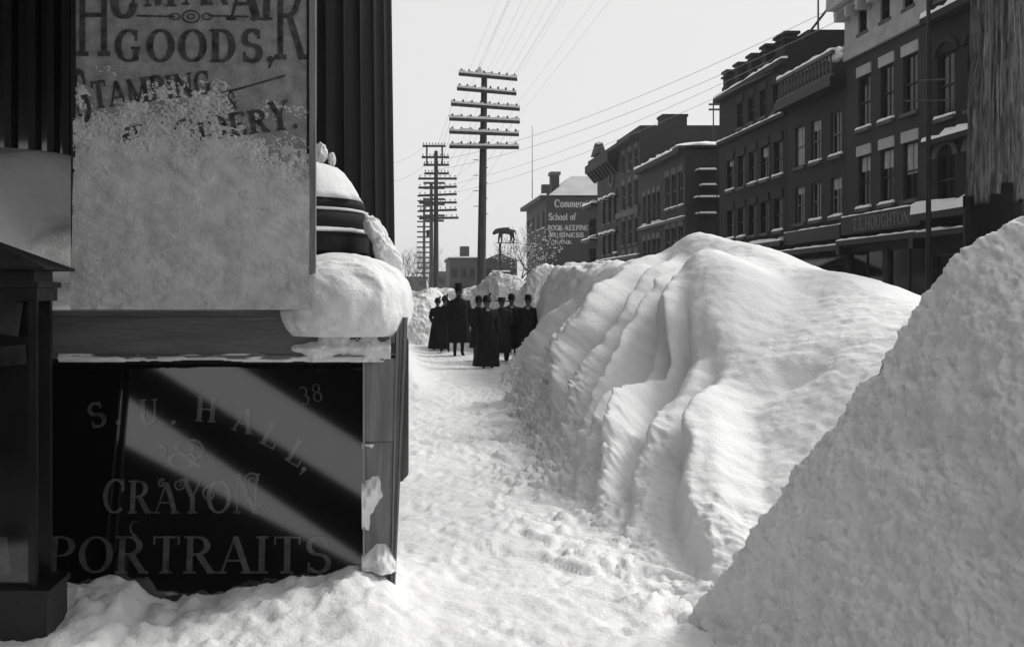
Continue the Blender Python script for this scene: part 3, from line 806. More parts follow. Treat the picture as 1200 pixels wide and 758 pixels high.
for i, (lo, hi, p0, p1) in enumerate(((271, 264, 434, 426), (245, 240, 430, 420))):
    ringpart('snow', [(rr(p0), zz(lo)), (rr(p0 + 1), zz((lo + hi) / 2)), (rr(p1), zz(hi))], M['snow'], True, 90, wob(430 + i * 3))
ringpart('snow', [(rr(428), zz(230)), (rr(424), zz(222)), (rr(414), zz(206)), (rr(404), zz(193)), (rr(396), zz(186)), (rr(380), zz(181)), (.02, zz(176))], M['snow'], True, 120, wob(440, .06))

def blob(name, c, r, m_, seed, amp=.12, fr=2.2, parent=None, n=(60, 90), flat=None, pw=1.0, fine=.02, shear=0, iso=None):
    th = np.linspace(0, math.pi, n[0])[:, None]; ph = np.linspace(0, 2 * math.pi, n[1])[None, :]
    sx = np.sin(th) * np.cos(ph); sy = np.sin(th) * np.sin(ph); sz = np.cos(th) + 0 * ph
    f = lambda v: np.sign(v) * np.abs(v) ** pw
    if iso:
        d = 1 + amp * fbm(sx * r[0] * iso, sy * r[1] * iso, sz * r[2] * iso, 4, seed, .55) + 0 * sz
    else: d = 1 + amp * fbm(sx * fr, sy * fr, sz * fr, 3, seed) + fine * fbm(sx * fr * 5, sy * fr * 5, sz * fr * 5, 2, seed + 9)
    X = c[0] + r[0] * f(sx) * d; Y_ = c[1] + r[1] * f(sy) * d; Z = c[2] + r[2] * f(sz) * d
    X = X + shear * (Z - c[2])
    X[:, -1] = X[:, 0]; Y_[:, -1] = Y_[:, 0]; Z[:, -1] = Z[:, 0]
    if flat is not None: Z = np.maximum(Z, flat)
    mb = MB(); mb.grid(X, Y_, Z)
    return mb.build(name, m_, parent, smooth=True)
for px, py, w, h, lab in ((376, 179, 8, 11, 'larger lump of snow on top of the stepped pedestal'), (389, 187, 4.5, 8, 'smaller lump of snow on top of the stepped pedestal')):
    c = P(px, py, YP - .5); s_ = (YP - .5) / FPX
    tag(blob('snow_lump', c, (w * s_, w * s_, h * s_), M['snow'], 450 + px, .15), lab, 'snow lump')
c = P(446, 283, YP - .35); s_ = (YP - .35) / FPX
tag(blob('snow_lump', c, (13 * s_, 26 * s_, 25 * s_), M['snow'], 474, .40, 2.6, n=(120, 120), shear=-.5, iso=11),
    'ragged tongue of snow sliding down the right side of the stepped pedestal', 'snow lump')
tag(blob('snow_pillow', (-.225, 5.38, ZH(356, 4.85)), (.375, .74, .275), M['snow'], 486, .055, 1.7, n=(140, 220), pw=.80, iso=3.6, flat=ZH(394, 4.85)),
    'plump pillow of snow on the corner between board and path', 'snow pillow')

# --- porch and shop behind it, in deep shade
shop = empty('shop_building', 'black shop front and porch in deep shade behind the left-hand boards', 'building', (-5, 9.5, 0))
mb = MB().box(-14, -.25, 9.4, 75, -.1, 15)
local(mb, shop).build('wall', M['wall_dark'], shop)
MB().box(-.56 + 5, -.53 + 5, 4.95 - 9.5, 7.45 - 9.5, 3.0, 4.749).build('valance', M['wall_dark'], shop)  # unseen flap added to keep the sun off the left drift
mb = MB().box(-14, -.30, -.45, 9.35, 4.75, 4.95)  # porch roof out of view, edge extended to darken board and drift
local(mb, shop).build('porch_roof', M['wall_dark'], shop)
for i, px in enumerate((10, 38, 60, 78)):
    a = XH(px, 9.3)
    local(MB().box(a - .035, a + .035, 9.28, 9.39, 2.3, 4.75), shop).build('mullion', M['wood_dark'], shop)
for i, (a, b_) in enumerate(((12, 36), (40, 58), (62, 76), (-30, 8))):
    local(MB().box(XH(a, 9.36), XH(b_, 9.36), 9.37, 9.395, 2.3, 4.7), shop).build('window_pane', M['black_glass'], shop)
# ================================================================== BUILDINGS ACROSS THE STREET
XF = 20.0
def DY(px): return XF * FPX / (px - VX)       # distance at which the far facade line crosses a photo column
_cache = {}
def cached(key, fn):
    if key not in _cache: _cache[key] = fn()
    return _cache[key]

def facade_mesh(y0, y1, z0, z1, holes, depth, m_, roof=True, ends=True, rev=.22, xback=None):
    """box of a building whose street face (x=0 local, facing -x) has real openings"""
    mb = MB()
    ysx = sorted({y0, y1} | {h[0] for h in holes} | {h[1] for h in holes})
    zsx = sorted({z0, z1} | {h[2] for h in holes} | {h[3] for h in holes})
    for a, b in zip(ysx[:-1], ysx[1:]):
        for c, d in zip(zsx[:-1], zsx[1:]):
            ym, zm_ = (a + b) / 2, (c + d) / 2
            if any(h[0] < ym < h[1] and h[2] < zm_ < h[3] for h in holes): continue
            mb.quad((0, a, c), (0, a, d), (0, b, d), (0, b, c))
    for h in holes:
        a, b, c, d = h[:4]
        mb.quad((0, a, c), (rev, a, c), (rev, a, d), (0, a, d)); mb.quad((0, b, c), (0, b, d), (rev, b, d), (rev, b, c))
        mb.quad((0, a, d), (rev, a, d), (rev, b, d), (0, b, d)); mb.quad((0, a, c), (0, b, c), (rev, b, c), (rev, a, c))
        mb.quad((rev, a, c), (rev, b, c), (rev, b, d), (rev, a, d))
    mb.quad((0, y0, z0), (depth, y0, z0), (depth, y0, z1), (0, y0, z1))
    mb.quad((0, y1, z0), (0, y1, z1), (depth, y1, z1), (depth, y1, z0))
    mb.quad((depth, y0, z0), (depth, y1, z0), (depth, y1, z1), (depth, y0, z1))
    mb.quad((0, y0, z1), (depth, y0, z1), (depth, y1, z1), (0, y1, z1))
    return mb

def add_window(root, yc, z0, w, h, lintel=None, sill=True, snow=True, blind=0, arch=False, frame='trim_dark', seed=0):
    """sash window set in an opening of a facade (local x=0 is the wall face)"""
    def fm():
        mb = MB(); t = .07; x0, x1 = .10, .17
        mb.box(x0, x1, -w/2, -w/2 + t, 0, h); mb.box(x0, x1, w/2 - t, w/2, 0, h)
        mb.box(x0, x1, -w/2 + t, w/2 - t, 0, t); mb.box(x0, x1, -w/2 + t, w/2 - t, h - t, h)
        mb.box(x0 - .02, x1 - .01, -w/2 + t, w/2 - t, h * .5 - .03, h * .5 + .03)
        mb.box(x0 + .02, x1 - .02, -.018, .018, t, h * .5 - .03); mb.box(x0 + .02, x1 - .02, -.018, .018, h * .5 + .03, h - t)
        return mb.mesh('window', M[frame])
    o = link('window', cached(('w', w, h, frame), fm), root, (0, yc, z0))
    link('pane', cached(('p', w, h), lambda: MB().box(.142, .148, -w/2 + .05, w/2 - .05, .05, h - .05).mesh('pane', M['pane'])), o)
    if blind:
        bh = round(h * blind, 2)
        link('blind', cached(('b', w, h, bh), lambda: MB().box(.130, .138, -w/2 + .07, w/2 - .07, h - bh, h - .07).mesh('blind', M['blind'])), o)
    if sill:
        link('sill', cached(('s', w), lambda: MB().box(-.12, .09, -w/2 - .1, w/2 + .1, -.14, -.002).mesh('sill', M['stone_mid'])), o)
    if snow:
        def sn():
            rs = random.Random(seed); mb = MB(); n = 8
            for i in range(n):
                a = -w/2 - .08 + (w + .16) * i / n; b = a + (w + .16) / n
                h0, h1 = .05 + .07 * rs.random(), .05 + .07 * rs.random()
                mb.hexa([(-.13, a, .002), (.08, a, .002), (.08, b, .002), (-.13, b, .002)], [(-.08, a, h0), (.08, a, h0 + .04), (.08, b, h1 + .04), (-.08, b, h1)])
            return mb.mesh('snow', M['snow'])
        link('snow', cached(('sn', w, seed % 4), sn), o)
    if lintel:
        lm = M[lintel]
        if arch:
            def am():
                mb = MB(); n = 12
                for i in range(n):
                    a0, a1 = math.pi * i / n, math.pi * (i + 1) / n
                    r0, r1 = w / 2 + .02, w / 2 + .26
                    pt = lambda a, r, x: (x, -r * math.cos(a), h - .05 + r * math.sin(a) * .8)
                    mb.hexa([pt(a0, r0, -.08), pt(a0, r1, -.08), pt(a1, r1, -.08), pt(a1, r0, -.08)], [pt(a0, r0, .04), pt(a0, r1, .04), pt(a1, r1, .04), pt(a1, r0, .04)])
                return mb.mesh('arch', lm)
            link('arch', cached(('ar', w, h, lintel), am), o)
        else:
            link('lintel', cached(('l', w, h, lintel), lambda: MB().box(-.06, .09, -w/2 - .08, w/2 + .08, h + .002, h + .42).mesh('lintel', lm)), o)
    return o

def building(name, label, y0, y1, H, wall, wins, depth=14, group='buildings across the street', shop=True, z_shop=4.0, seed=1, x0=XF):
    """wins: list of dict(yc,z,w,h,...)"""
    root = empty(name, label, 'building', (x0, y0, 0), group)
    L = y1 - y0
    holes = [(d['yc'] - d['w'] / 2, d['yc'] + d['w'] / 2, d['z'], d['z'] + d['h']) for d in wins]
    sh = []
    if shop:
        nb_ = max(2, int(L / 2.4)); bw = L / nb_
        for i in range(nb_):
            sh.append((i * bw + .18, (i + 1) * bw - .18, .35, z_shop - .55))
    facade_mesh(0, L, -.2, H, holes + sh, depth, wall).build('wall', wall, root)
    for i, d in enumerate(wins):
        add_window(root, d['yc'], d['z'], d['w'], d['h'], d.get('lintel'), True, d.get('snow', True) and random.Random(seed * 31 + i).random() > .22, d.get('blind', 0), d.get('arch', False), d.get('frame', 'trim_dark'), seed * 7 + i)
    for i, (a, b, c, d) in enumerate(sh):       # shop windows
        mb = MB(); t = .09
        mb.box(.08, .18, a, a + t, c, d); mb.box(.08, .18, b - t, b, c, d); mb.box(.08, .18, a + t, b - t, d - t, d); mb.box(.08, .18, a + t, b - t, c, c + .3)
        mb.box(.08, .18, (a + b) / 2 - .04, (a + b) / 2 + .04, c + .3, d - t)
        o = mb.build('shop_window', M['trim_dark'], root)
        MB().box(.12, .13, a + t, b - t, c + .3, d - t).build('pane', M['pane'], o)
    return root
def strip(root, name, y0, y1, z0, z1, out, m_, snow=.0, inn=.0):
    o = MB().box(-out, inn - .002, y0, y1, z0, z1).build(name, m_, root)
    if snow:
        rs = random.Random(int(z0 * 100)); mb = MB(); n = max(6, int((y1 - y0) / .35))
        hs = [snow * (.35 + .9 * rs.random()) for _ in range(n + 1)]
        for i in range(n):
            a = y0 + (y1 - y0) * i / n; b = y0 + (y1 - y0) * (i + 1) / n
            mb.hexa([(-out, a, z1 + .002), (-.004, a, z1 + .002), (-.004, b, z1 + .002), (-out, b, z1 + .002)],
                    [(-out + .04, a, z1 + hs[i]), (-.004, a, z1 + hs[i] * 1.2), (-.004, b, z1 + hs[i + 1] * 1.2), (-out + .04, b, z1 + hs[i + 1])])
        mb.build('snow', M['snow'], o)
    return o
def on_facade(y_c, z0, out):     # lettering on a street face: read from the street (u runs towards the camera -y)
    return lambda u, v, w: (-out - w, y_c - u, z0 + v)
def px_y(px, y0): return DY(px) - y0

# --- B1: brick house with pale frieze and white lintels
y0, y1 = DY(1090), DY(992)
wins = []
for i, (pa_, pb_) in enumerate(((1058, 1076), (1032, 1047), (1006, 1020))):
    yc = (DY(pa_) + DY(pb_)) / 2 - y0
    wins.append(dict(yc=yc, z=8.62, w=.98, h=2.2, lintel='stone_light'))
    wins.append(dict(yc=yc, z=5.3, w=.98, h=2.2, lintel='stone_light', blind=(.55, .35, .30)[i]))
    wins.append(dict(yc=yc, z=12.62, w=.72, h=.95, snow=False))
b1 = building('brick_building', 'dark brick building with white lintels and a pale frieze of small windows', y0, y1, 14.6, M['brick_a'], wins, z_shop=4.1)
L = y1 - y0
# pale frieze face with openings
holes = [(d['yc'] - .36, d['yc'] + .36, 12.62, 13.57) for d in wins if d['h'] < 1]
for (ya, yb, za, zb_) in [(0, L, 12.45, 12.615), (0, L, 13.575, 13.75)]:
    MB().box(-.085, -.003, ya, yb, za, zb_).build('frieze', M['stone_light'], b1)
ed = sorted([0] + [v for h in holes for v in h[:2]] + [L])
for ya, yb in zip(ed[0::2], ed[1::2]):
    MB().box(-.084, -.003, ya, yb, 12.616, 13.574).build('frieze', M['stone_light'], b1)
strip(b1, 'frieze_band', 0, L, 11.75, 12.44, .16, M['stone_light'])
strip(b1, 'cornice', -.05, L + .25, 13.76, 14.0, .45, M['stone_light'])
strip(b1, 'cornice', -.05, L + .3, 14.001, 14.5, .75, M['stone_light'], .12)
for i in range(7):
    a = .4 + i * (L - .8) / 6
    MB().box(-.7, -.17, a - .09, a + .09, 13.35, 13.755).build('bracket', M['stone_light'], b1)
sg = strip(b1, 'sign_board', .1, L - .15, 4.25, 5.0, .32, M['trim_dark'], .07)
lettering('lettering', 'T.E.HOUGHTON', M['letter_dim'], b1, on_facade(L * .47, 4.36, .322), .52, width=L * .68, tk=.16, tn=.08)
strip(b1, 'shop_cornice', .05, L - .05, 3.78, 4.0, .5, M['trim_dark'], .07)
for a in (.25, L - .35):
    o = MB().box(-.5, -.004, a, a + .3, 3.4, 3.77).build('console_bracket', M['trim_dark'], b1)

# --- B2: lower house with balustrade
y0, y1 = DY(992) + .01, DY(923)
L = y1 - y0
wins = []
for i, (pa_, pb_) in enumerate(((974, 986), (951, 962), (932, 943))):
    yc = (DY(pa_) + DY(pb_)) / 2 - y0
    wins.append(dict(yc=yc, z=7.85, w=1.0, h=1.95, blind=(.0, .25, .95)[i], frame='trim'))
    wins.append(dict(yc=yc, z=5.15, w=1.0, h=1.75, frame='trim', blind=(.3, 0, .2)[i]))
b2 = building('brick_building', 'three-bay brick building with a balustrade on its cornice, next to the white-linteled one', y0, y1, 11.0, M['brick_b'], wins, seed=2, z_shop=3.6)
strip(b2, 'cornice', .02, L - .02, 10.75, 11.15, .7, M['trim_dark'])
bal = strip(b2, 'balustrade_rail', .1, L - .1, 12.15, 12.3, .62, M['stone_mid'], .14, -.45)
strip(b2, 'balustrade_base', .1, L - .1, 11.152, 11.32, .62, M['stone_mid'], 0, -.45)
for i in range(16):
    a = .3 + i * (L - .6) / 15
    link('baluster', cached('balu', lambda: MB().lathe([(.06, 0), (.06, .06), (.04, .12), (.085, .3), (.05, .55), (.045, .7), (.06, .76), (.06, .828)], 8).mesh('baluster', M['stone_mid'])), b2, (-.535, a, 11.321))
sl = blob('snow', (-.2, .5, 12.2), (.3, .55, .28), M['snow'], 501, .15, parent=b2, n=(20, 30))
strip(b2, 'sign_board', .1, L - .1, 4.15, 4.75, .25, M['trim_dark'], .06)
strip(b2, 'shop_cornice', .05, L - .05, 3.62, 3.85, .45, M['trim_dark'], .08)
o = MB().hexa([(-1.5, .3, 2.75), (-.01, .3, 3.35), (-.01, L - .2, 3.35), (-1.5, L - .2, 2.75)], [(-1.52, .3, 2.80), (-.01, .3, 3.42), (-.01, L - .2, 3.42), (-1.52, L - .2, 2.80)]).build('awning', mat('awning_canvas', .16, .9, .4, 3), b2)
MB().box(-1.53, -1.50, .3, L - .2, 2.5, 2.79).build('valance', M['trim'], b2)

# --- B3: crenellated brick block with ornate piers on the parapet
y0, y1 = DY(923) + .01, DY(843)
L = y1 - y0
wins = []
for i, px in enumerate((912, 896, 882, 869, 856)):
    yc = DY(px) - y0
    wins.append(dict(yc=yc, z=7.75, w=1.0, h=1.75, blind=(0, .3, 0, 0, .2)[i], lintel='stone_dark'))
    wins.append(dict(yc=yc, z=4.95, w=1.0, h=1.65, lintel='stone_dark'))
    if i < 4: wins.append(dict(yc=yc + .2, z=11.1, w=.85, h=1.4, lintel='stone_dark', snow=False))
b3 = building('brick_building', 'tall dark brick block with a row of capped piers along its parapet', y0, y1, 13.4, M['brick_c'], wins, seed=3, z_shop=3.9)
strip(b3, 'string_course', 0, L, 10.6, 10.78, .2, M['stone_dark'], .11)
strip(b3, 'cornice', -.02, L + .1, 13.15, 13.42, .35, M['stone_dark'], .13)
strip(b3, 'shop_cornice', 0, L, 4.15, 4.4, .4, M['trim_dark'], .16)
strip(b3, 'sign_board', .5, L - .5, 3.4, 4.0, .22, M['trim_dark'])
lettering('lettering', 'BOOTS & SHOES', M['letter_dim'], b3, on_facade(L * .5, 3.5, .222), .4, width=L * .4) if False else None
mb = MB().box(.15, 14, .0, .35, 13.402, 14.3); mb.box(.15, .5, .351, L, 13.402, 14.05)
mb.build('parapet', M['brick_c'], b3)
for px in (924.5, 914, 897.5, 881, 865.5, 852):
    a = max(.32, min(L - .3, DY(px) - y0))
    o = MB().box(-.12, .52, a - .3, a + .3, 13.43, 14.35).build('pier', M['brick_c'], b3)
    mb = MB().box(-.22, .62, a - .4, a + .4, 14.352, 14.46); mb.box(-.12, .52, a - .28, a + .28, 14.461, 14.62); mb.box(-.2, .6, a - .42, a + .42, 14.621, 14.76)
    mb.build('cap', M['stone_dark'], o)
MB().box(1.2, 4.2, .4, 1.6, 14.06, 14.95).build('chimney', M['brick_c'], b3)
MB().tube([(3.0, 3.2, 13.4), (3.0, 3.2, 20.5)], [.06, .035], 8).build('flagpole', M['pole'], b3)
MB().tube([(1.0, 1.0, 14.3), (2.6, -3.2, 17.6)], .06, 6).build('roof_stay', M['pole'], b3)
MB().tube([(3.6, 1.0, 14.3), (3.8, -3.0, 17.0)], .05, 6).build('roof_stay', M['pole'], b3)

# --- B5: lower block beyond the side street, end wall with fire escape ledges
y0, y1 = DY(803), DY(750)
L = y1 - y0
wins = []
for i, px in enumerate((798, 790, 782.5)):
    yc = DY(px) - y0
    wins.append(dict(yc=max(.75, yc), z=7.75, w=1.0, h=2.3, lintel='stone_mid', frame='trim')); wins.append(dict(yc=max(.75, yc), z=4.5, w=1.0, h=1.9, lintel='stone_mid', frame='trim'))
for i, px in enumerate((772, 766.5, 761, 755.5)):
    yc = DY(px) - y0
    wins.append(dict(yc=min(L - .6, yc), z=7.1, w=.75, h=2.2, lintel='stone_mid', frame='trim')); wins.append(dict(yc=min(L - .6, yc), z=4.2, w=.75, h=1.7, lintel='stone_mid', frame='trim'))
b5 = building('brick_building', 'two-tone brick block with snowy ledges on its end wall, past the side street', y0, y1, 11.4, M['brick_far'], wins, seed=5, depth=3.6)
strip(b5, 'cornice', -.1, L, 11.15, 11.5, .5, M['stone_dark'], .22)
strip(b5, 'string_course', 0, L, 6.75, 6.95, .2, M['stone_mid'], .1)
o = MB().box(-.5, 3.7, -.25, 1.2, 11.51, 11.62).build('roof_slab', M['stone_dark'], b5)
blob('snow', (1.6, .4, 11.62), (2.1, .75, .32), M['snow'], 511, .12, parent=o, n=(20, 40), flat=11.622)
for i, (px0, px1, py) in enumerate(((814, 836, 199), (818, 836, 217), (812, 842, 231), (814, 836, 250), (818, 834, 277))):
    z = ZH(py, y0 - .4); a, b = XH(px0, y0) - XF, XH(px1, y0) - XF
    o = MB().box(a, b, -.75, -.003, z - .16, z - .04).build('balcony_ledge', M['iron'], b5)
    MB().hexa([(a, -.75, z - .038), (b, -.75, z - .038), (b, -.01, z - .038), (a, -.01, z - .038)], [(a + .1, -.7, z + .08), (b - .1, -.7, z + .1), (b - .1, -.01, z + .12), (a + .1, -.01, z + .1)]).build('snow', M['snow'], o)
for px in (814, 835):
    a = XH(px, y0) - XF
    MB().box(a, a + .07, -.74, -.68, 3.0, 10.0).build('fire_escape_post', M['iron'], b5)

# --- B6: tall ornate block with bracketed cornice and round medallion
y0, y1 = DY(750) + .02, DY(700)
L = y1 - y0
wins = []
for i, px in enumerate((746, 738.5, 731)):
    yc = max(.6, DY(px) - y0)
    for z, h in ((11.9, 1.5), (8.9, 2.0), (5.9, 2.0), (3.2, 1.9)): wins.append(dict(yc=yc, z=z, w=.95, h=h, lintel='stone_mid', snow=False, frame='trim'))
for i, px in enumerate((721, 714.5, 708)):
    yc = DY(px) - y0
    for z, h in ((8.2, 2.3), (5.4, 1.9)): wins.append(dict(yc=yc, z=z, w=.95, h=h, lintel='stone_dark', snow=(z < 6)))
b6 = building('brick_building', 'ornate tall block with bracketed cornice, round medallion and big chimney on the gable', y0, y1, 14.3, M['brick_far'], wins, seed=6, shop=False, depth=16)
strip(b6, 'cornice', -.1, L + .4, 14.0, 14.32, .8, M['stone_dark'])
strip(b6, 'cornice', 6.5, L + .8, 13.2, 13.9, 1.0, M['stone_dark'])
mb = MB().box(.0, 16, -.02, .4, 14.302, 15.0); mb.box(0, .4, .41, L * .5, 14.33, 15.0); mb.box(.0, .6, L * .5 + .01, L, 14.33, 14.75)
mb.build('parapet', M['brick_far'], b6)
MB().hexa([(-.5, L - 2.2, 14.76), (.3, L - 2.2, 14.76), (.3, L + .6, 14.76), (-.5, L + .6, 14.76)], [(-.3, L - 1.2, 15.9), (.2, L - 1.2, 15.9), (.2, L - .2, 15.9), (-.3, L - .2, 15.9)]).build('pediment', M['stone_dark'], b6)
blob('snow', (-.1, L - 1.2, 15.8), (.25, .4, .22), M['snow'], 521, .15, parent=b6, n=(16, 24))
for i in range(8):
    a = 6.8 + i * (L - 6.6) / 7
    MB().hexa([(-.2, a, 12.3), (-.004, a, 12.3), (-.004, a + .35, 12.3), (-.2, a + .35, 12.3)], [(-.95, a, 13.19), (-.004, a, 13.19), (-.004, a + .35, 13.19), (-.95, a + .35, 13.19)]).build('bracket', M['stone_dark'], b6)
mb = MB()
for i in range(24):
    a0, a1 = 2 * math.pi * i / 24, 2 * math.pi * (i + 1) / 24
    yc = DY(718) - y0
    pt = lambda a, r, x: (x, yc + r * math.cos(a), 12.0 + r * math.sin(a))
    mb.hexa([pt(a0, .55, -.2), pt(a0, .85, -.2), pt(a1, .85, -.2), pt(a1, .55, -.2)], [pt(a0, .55, -.003), pt(a0, .85, -.003), pt(a1, .85, -.003), pt(a1, .55, -.003)])
mb.build('medallion', M['stone_mid'], b6)
strip(b6, 'string_course', 0, L * .48, 8.2, 8.7, .2, M['stone_mid'])
strip(b6, 'string_course', 0, L, 4.7, 4.95, .2, M['stone_mid'], .1)
a, b = XH(777, y0) - XF, XH(805, y0) - XF
MB().box(a, b, -.03, 1.4, 6, ZH(137, y0)).build('chimney', M['brick_far'], b6)
MB().box(a - .08, b + .08, -.08, 1.45, ZH(137, y0) + .002, ZH(137, y0) + .2).build('chimney_cap', M['stone_dark'], b6)

# --- B7: low dark row with snow-capped shop awnings
y0, y1 = DY(700) + .05, DY(689)
L = y1 - y0
wins = []
for i in range(3):
    for z in (7.4, 4.6): wins.append(dict(yc=1.0 + i * (L - 2) / 2, z=z, w=1.0, h=1.7, snow=True))
b7 = building('brick_building', 'low dark row of shops with rows of snow dabs, left of the ornate block', y0, y1, 10.4, M['brick_c'], wins, seed=7, shop=False, depth=12)
strip(b7, 'cornice', 0, L, 10.1, 10.42, .6, M['stone_dark'], .2)
strip(b7, 'shop_cornice', 0, L, 6.9, 7.1, .7, M['trim_dark'], .12)
for i in range(3):
    for z in (10.35, 7.25):
        a = DY((723.5, 717, 711)[i]) - (DY(750) + .02)
        o = MB().box(-.7, -.004, a - .35, a + .35, z - .2, z - .05).build('bracket_shelf', M['stone_dark'], b6)
        blob('snow', (-.45, a, z - .02), (.34, .38, .20), M['snow'], 530 + i, .1, parent=o, n=(10, 14))

# --- B8: school building with painted end wall and snowy hipped roof
y0, y1 = DY(640), DY(617)
L = y1 - y0
wins = []
for i in range(4):
    for z in (10.2, 6.6, 3.2): wins.append(dict(yc=1.8 + i * (L - 3.6) / 3, z=z, w=1.2, h=2.1))
b8 = building('school_building', 'brick commercial school with lettering painted on its end wall and snowy hipped roof', y0, y1, 13.9, M['brick_far'], wins, seed=8, shop=False, depth=13)
strip(b8, 'cornice', -.3, L + .6, 13.6, 14.1, .8, M['stone_dark'], .2)
mb = MB()
rz0, rz1 = 14.12, 17.2
mb.add([(.3, -.3, rz0), (16, -.3, rz0), (16, L, rz0), (.3, L, rz0), (4.2, 5.5, rz1), (16, 5.5, rz1), (16, L - 5.5, rz1), (4.2, L - 5.5, rz1)],
       [(0, 1, 5, 4), (3, 0, 4, 7), (2, 3, 7, 6), (4, 5, 6, 7), (1, 2, 6, 5), (3, 2, 1, 0)])
rf = mb.build('roof', mat('thinly_snowed_slate', .42, .9, .15, .5, .2, 3), b8)
MB().box(1.0, 2.0, 2.0, 3.4, 14.2, 16.9).build('chimney', M['brick_far'], rf); MB().box(.85, 2.15, 1.85, 3.55, 16.902, 17.3).build('chimney_cap', M['stone_mid'], rf)
MB().box(-.3, .6, 1.0, 2.0, 14.2, 15.6).build('chimney', M['brick_far'], rf)
S8 = y0 / FPX
def end8(px, py):
    cx, cz = XH(px, y0) - XF, ZH(py, y0)
    return lambda u, v, w: (cx + u, -.004 - w, cz + v)
for text, px, py, h, wd in (('Commercial', 673, 243, 9, 46), ('School of', 659, 258, 8, 32), ('BOOK-KEEPING', 666, 270, 6, 48), ('BUSINESS', 664, 278, 5, 40), ('BANK', 660, 286, 4.5, 20)):
    lettering('lettering', text, M['letter_pale'], b8, end8(px, py), h * S8, width=wd * S8, tk=.22, tn=.12, depth=.02)
MB().tube([(.3, L * .8, 14), (.3, L * .8, 25)], [.07, .03], 6).build('flagpole', M['pole'], b8)

# --- B0: dark arcaded building at the right edge
y0, y1 = 18.0, DY(1090) - .01
L = y1 - y0
wins = []
for i in range(9):
    yc = L - .95 - i * 1.75
    wins.append(dict(yc=yc, z=4.9, w=1.0, h=1.75, lintel='stone_mid', arch=True, snow=True))
    wins.append(dict(yc=yc, z=8.0, w=1.0, h=2.3, lintel='stone_dark', arch=True, snow=(i % 2 == 0)))
    wins.append(dict(yc=yc, z=12.3, w=1.0, h=2.0, lintel='stone_dark', snow=(i % 3 == 0)))
b0_ = building('brick_building', 'soot-dark building with round-arched windows behind the thick tree trunk at right', y0, y1, 16, M['brick_c'], wins, seed=9, z_shop=3.7)
strip(b0_, 'string_course', 0, L, 7.05, 7.25, .35, M['stone_dark'], .22)
strip(b0_, 'string_course', 0, L, 11.5, 11.75, .4, M['stone_dark'], .2)
strip(b0_, 'shop_cornice', 0, L, 4.35, 4.6, .75, M['trim_dark'], .42)
strip(b0_, 'sign_board', 0, L, 3.75, 3.95, .55, M['trim_dark'], .1)

# --- distant end of the street
def far_house(label, px0, px1, pyt, d, wall, gable=0, dep=12, nwin=3, snow=True):
    x0_, x1_ = XH(px0, d), XH(px1, d); H = ZH(pyt, d)
    root = empty('far_building', label, 'building', (x0_, d, 0), 'buildings at the far end of the street')
    w = x1_ - x0_
    MB().box(0, w, 0, dep, -.2, H).build('wall', wall, root)
    if gable:
        g = gable * d / FPX
        MB().add([(-.3, -.3, H + .002), (w + .3, -.3, H + .002), (w + .3, dep, H + .002), (-.3, dep, H + .002), (w / 2, -.3, H + g), (w / 2, dep, H + g)], [(0, 1, 4), (2, 3, 5), (1, 2, 5, 4), (3, 0, 4, 5), (3, 2, 1, 0)]).build('roof', M['snow_far'] if snow else M['stone_dark'], root)
    else:
        o = MB().box(-.3, w + .3, -.4, dep, H + .002, H + .5).build('cornice', M['stone_dark'], root)
        if snow: MB().box(-.25, w + .25, -.38, dep, H + .502, H + .75).build('snow', M['snow_far'], o)
    for r in range(2):
        for i in range(nwin):
            a = w * (i + .5) / nwin
            o = MB().box(a - .7, a + .7, -.06, -.002, H * (.2 + .4 * r), H * (.2 + .4 * r) + 2.0).build('window', M['trim_dark'], root)
            MB().box(a - .55, a + .55, -.07, -.061, H * (.2 + .4 * r) + .15, H * (.2 + .4 * r) + 1.85).build('pane', M['pane'], o)
    return root
GB = mat('far_grey_wall', .035, .9, .3, .4)
GD = mat('far_dark_wall', .025, .9, .3, .4)
h = far_house('dark flat-roofed building with a square chimney, left of the tallest telegraph pole', 527, 560, 305, 185, GB)
MB().box(XH(541, 185) - XH(527, 185), XH(551, 185) - XH(527, 185), 2, 5, ZH(305, 185) + .76, ZH(288, 185)).build('chimney', GD, h)
far_house('gabled building with a snow-edged roof, right of the tallest telegraph pole', 566, 606, 306, 165, GD, 9, 14, 3, False)
far_house('small building at the end of the street between the double poles and flat-roofed one', 505, 527, 318, 240, GB, 6)
far_house('distant building glimpsed behind the bare trees at the far left', 462, 500, 324, 300, GB, 5)
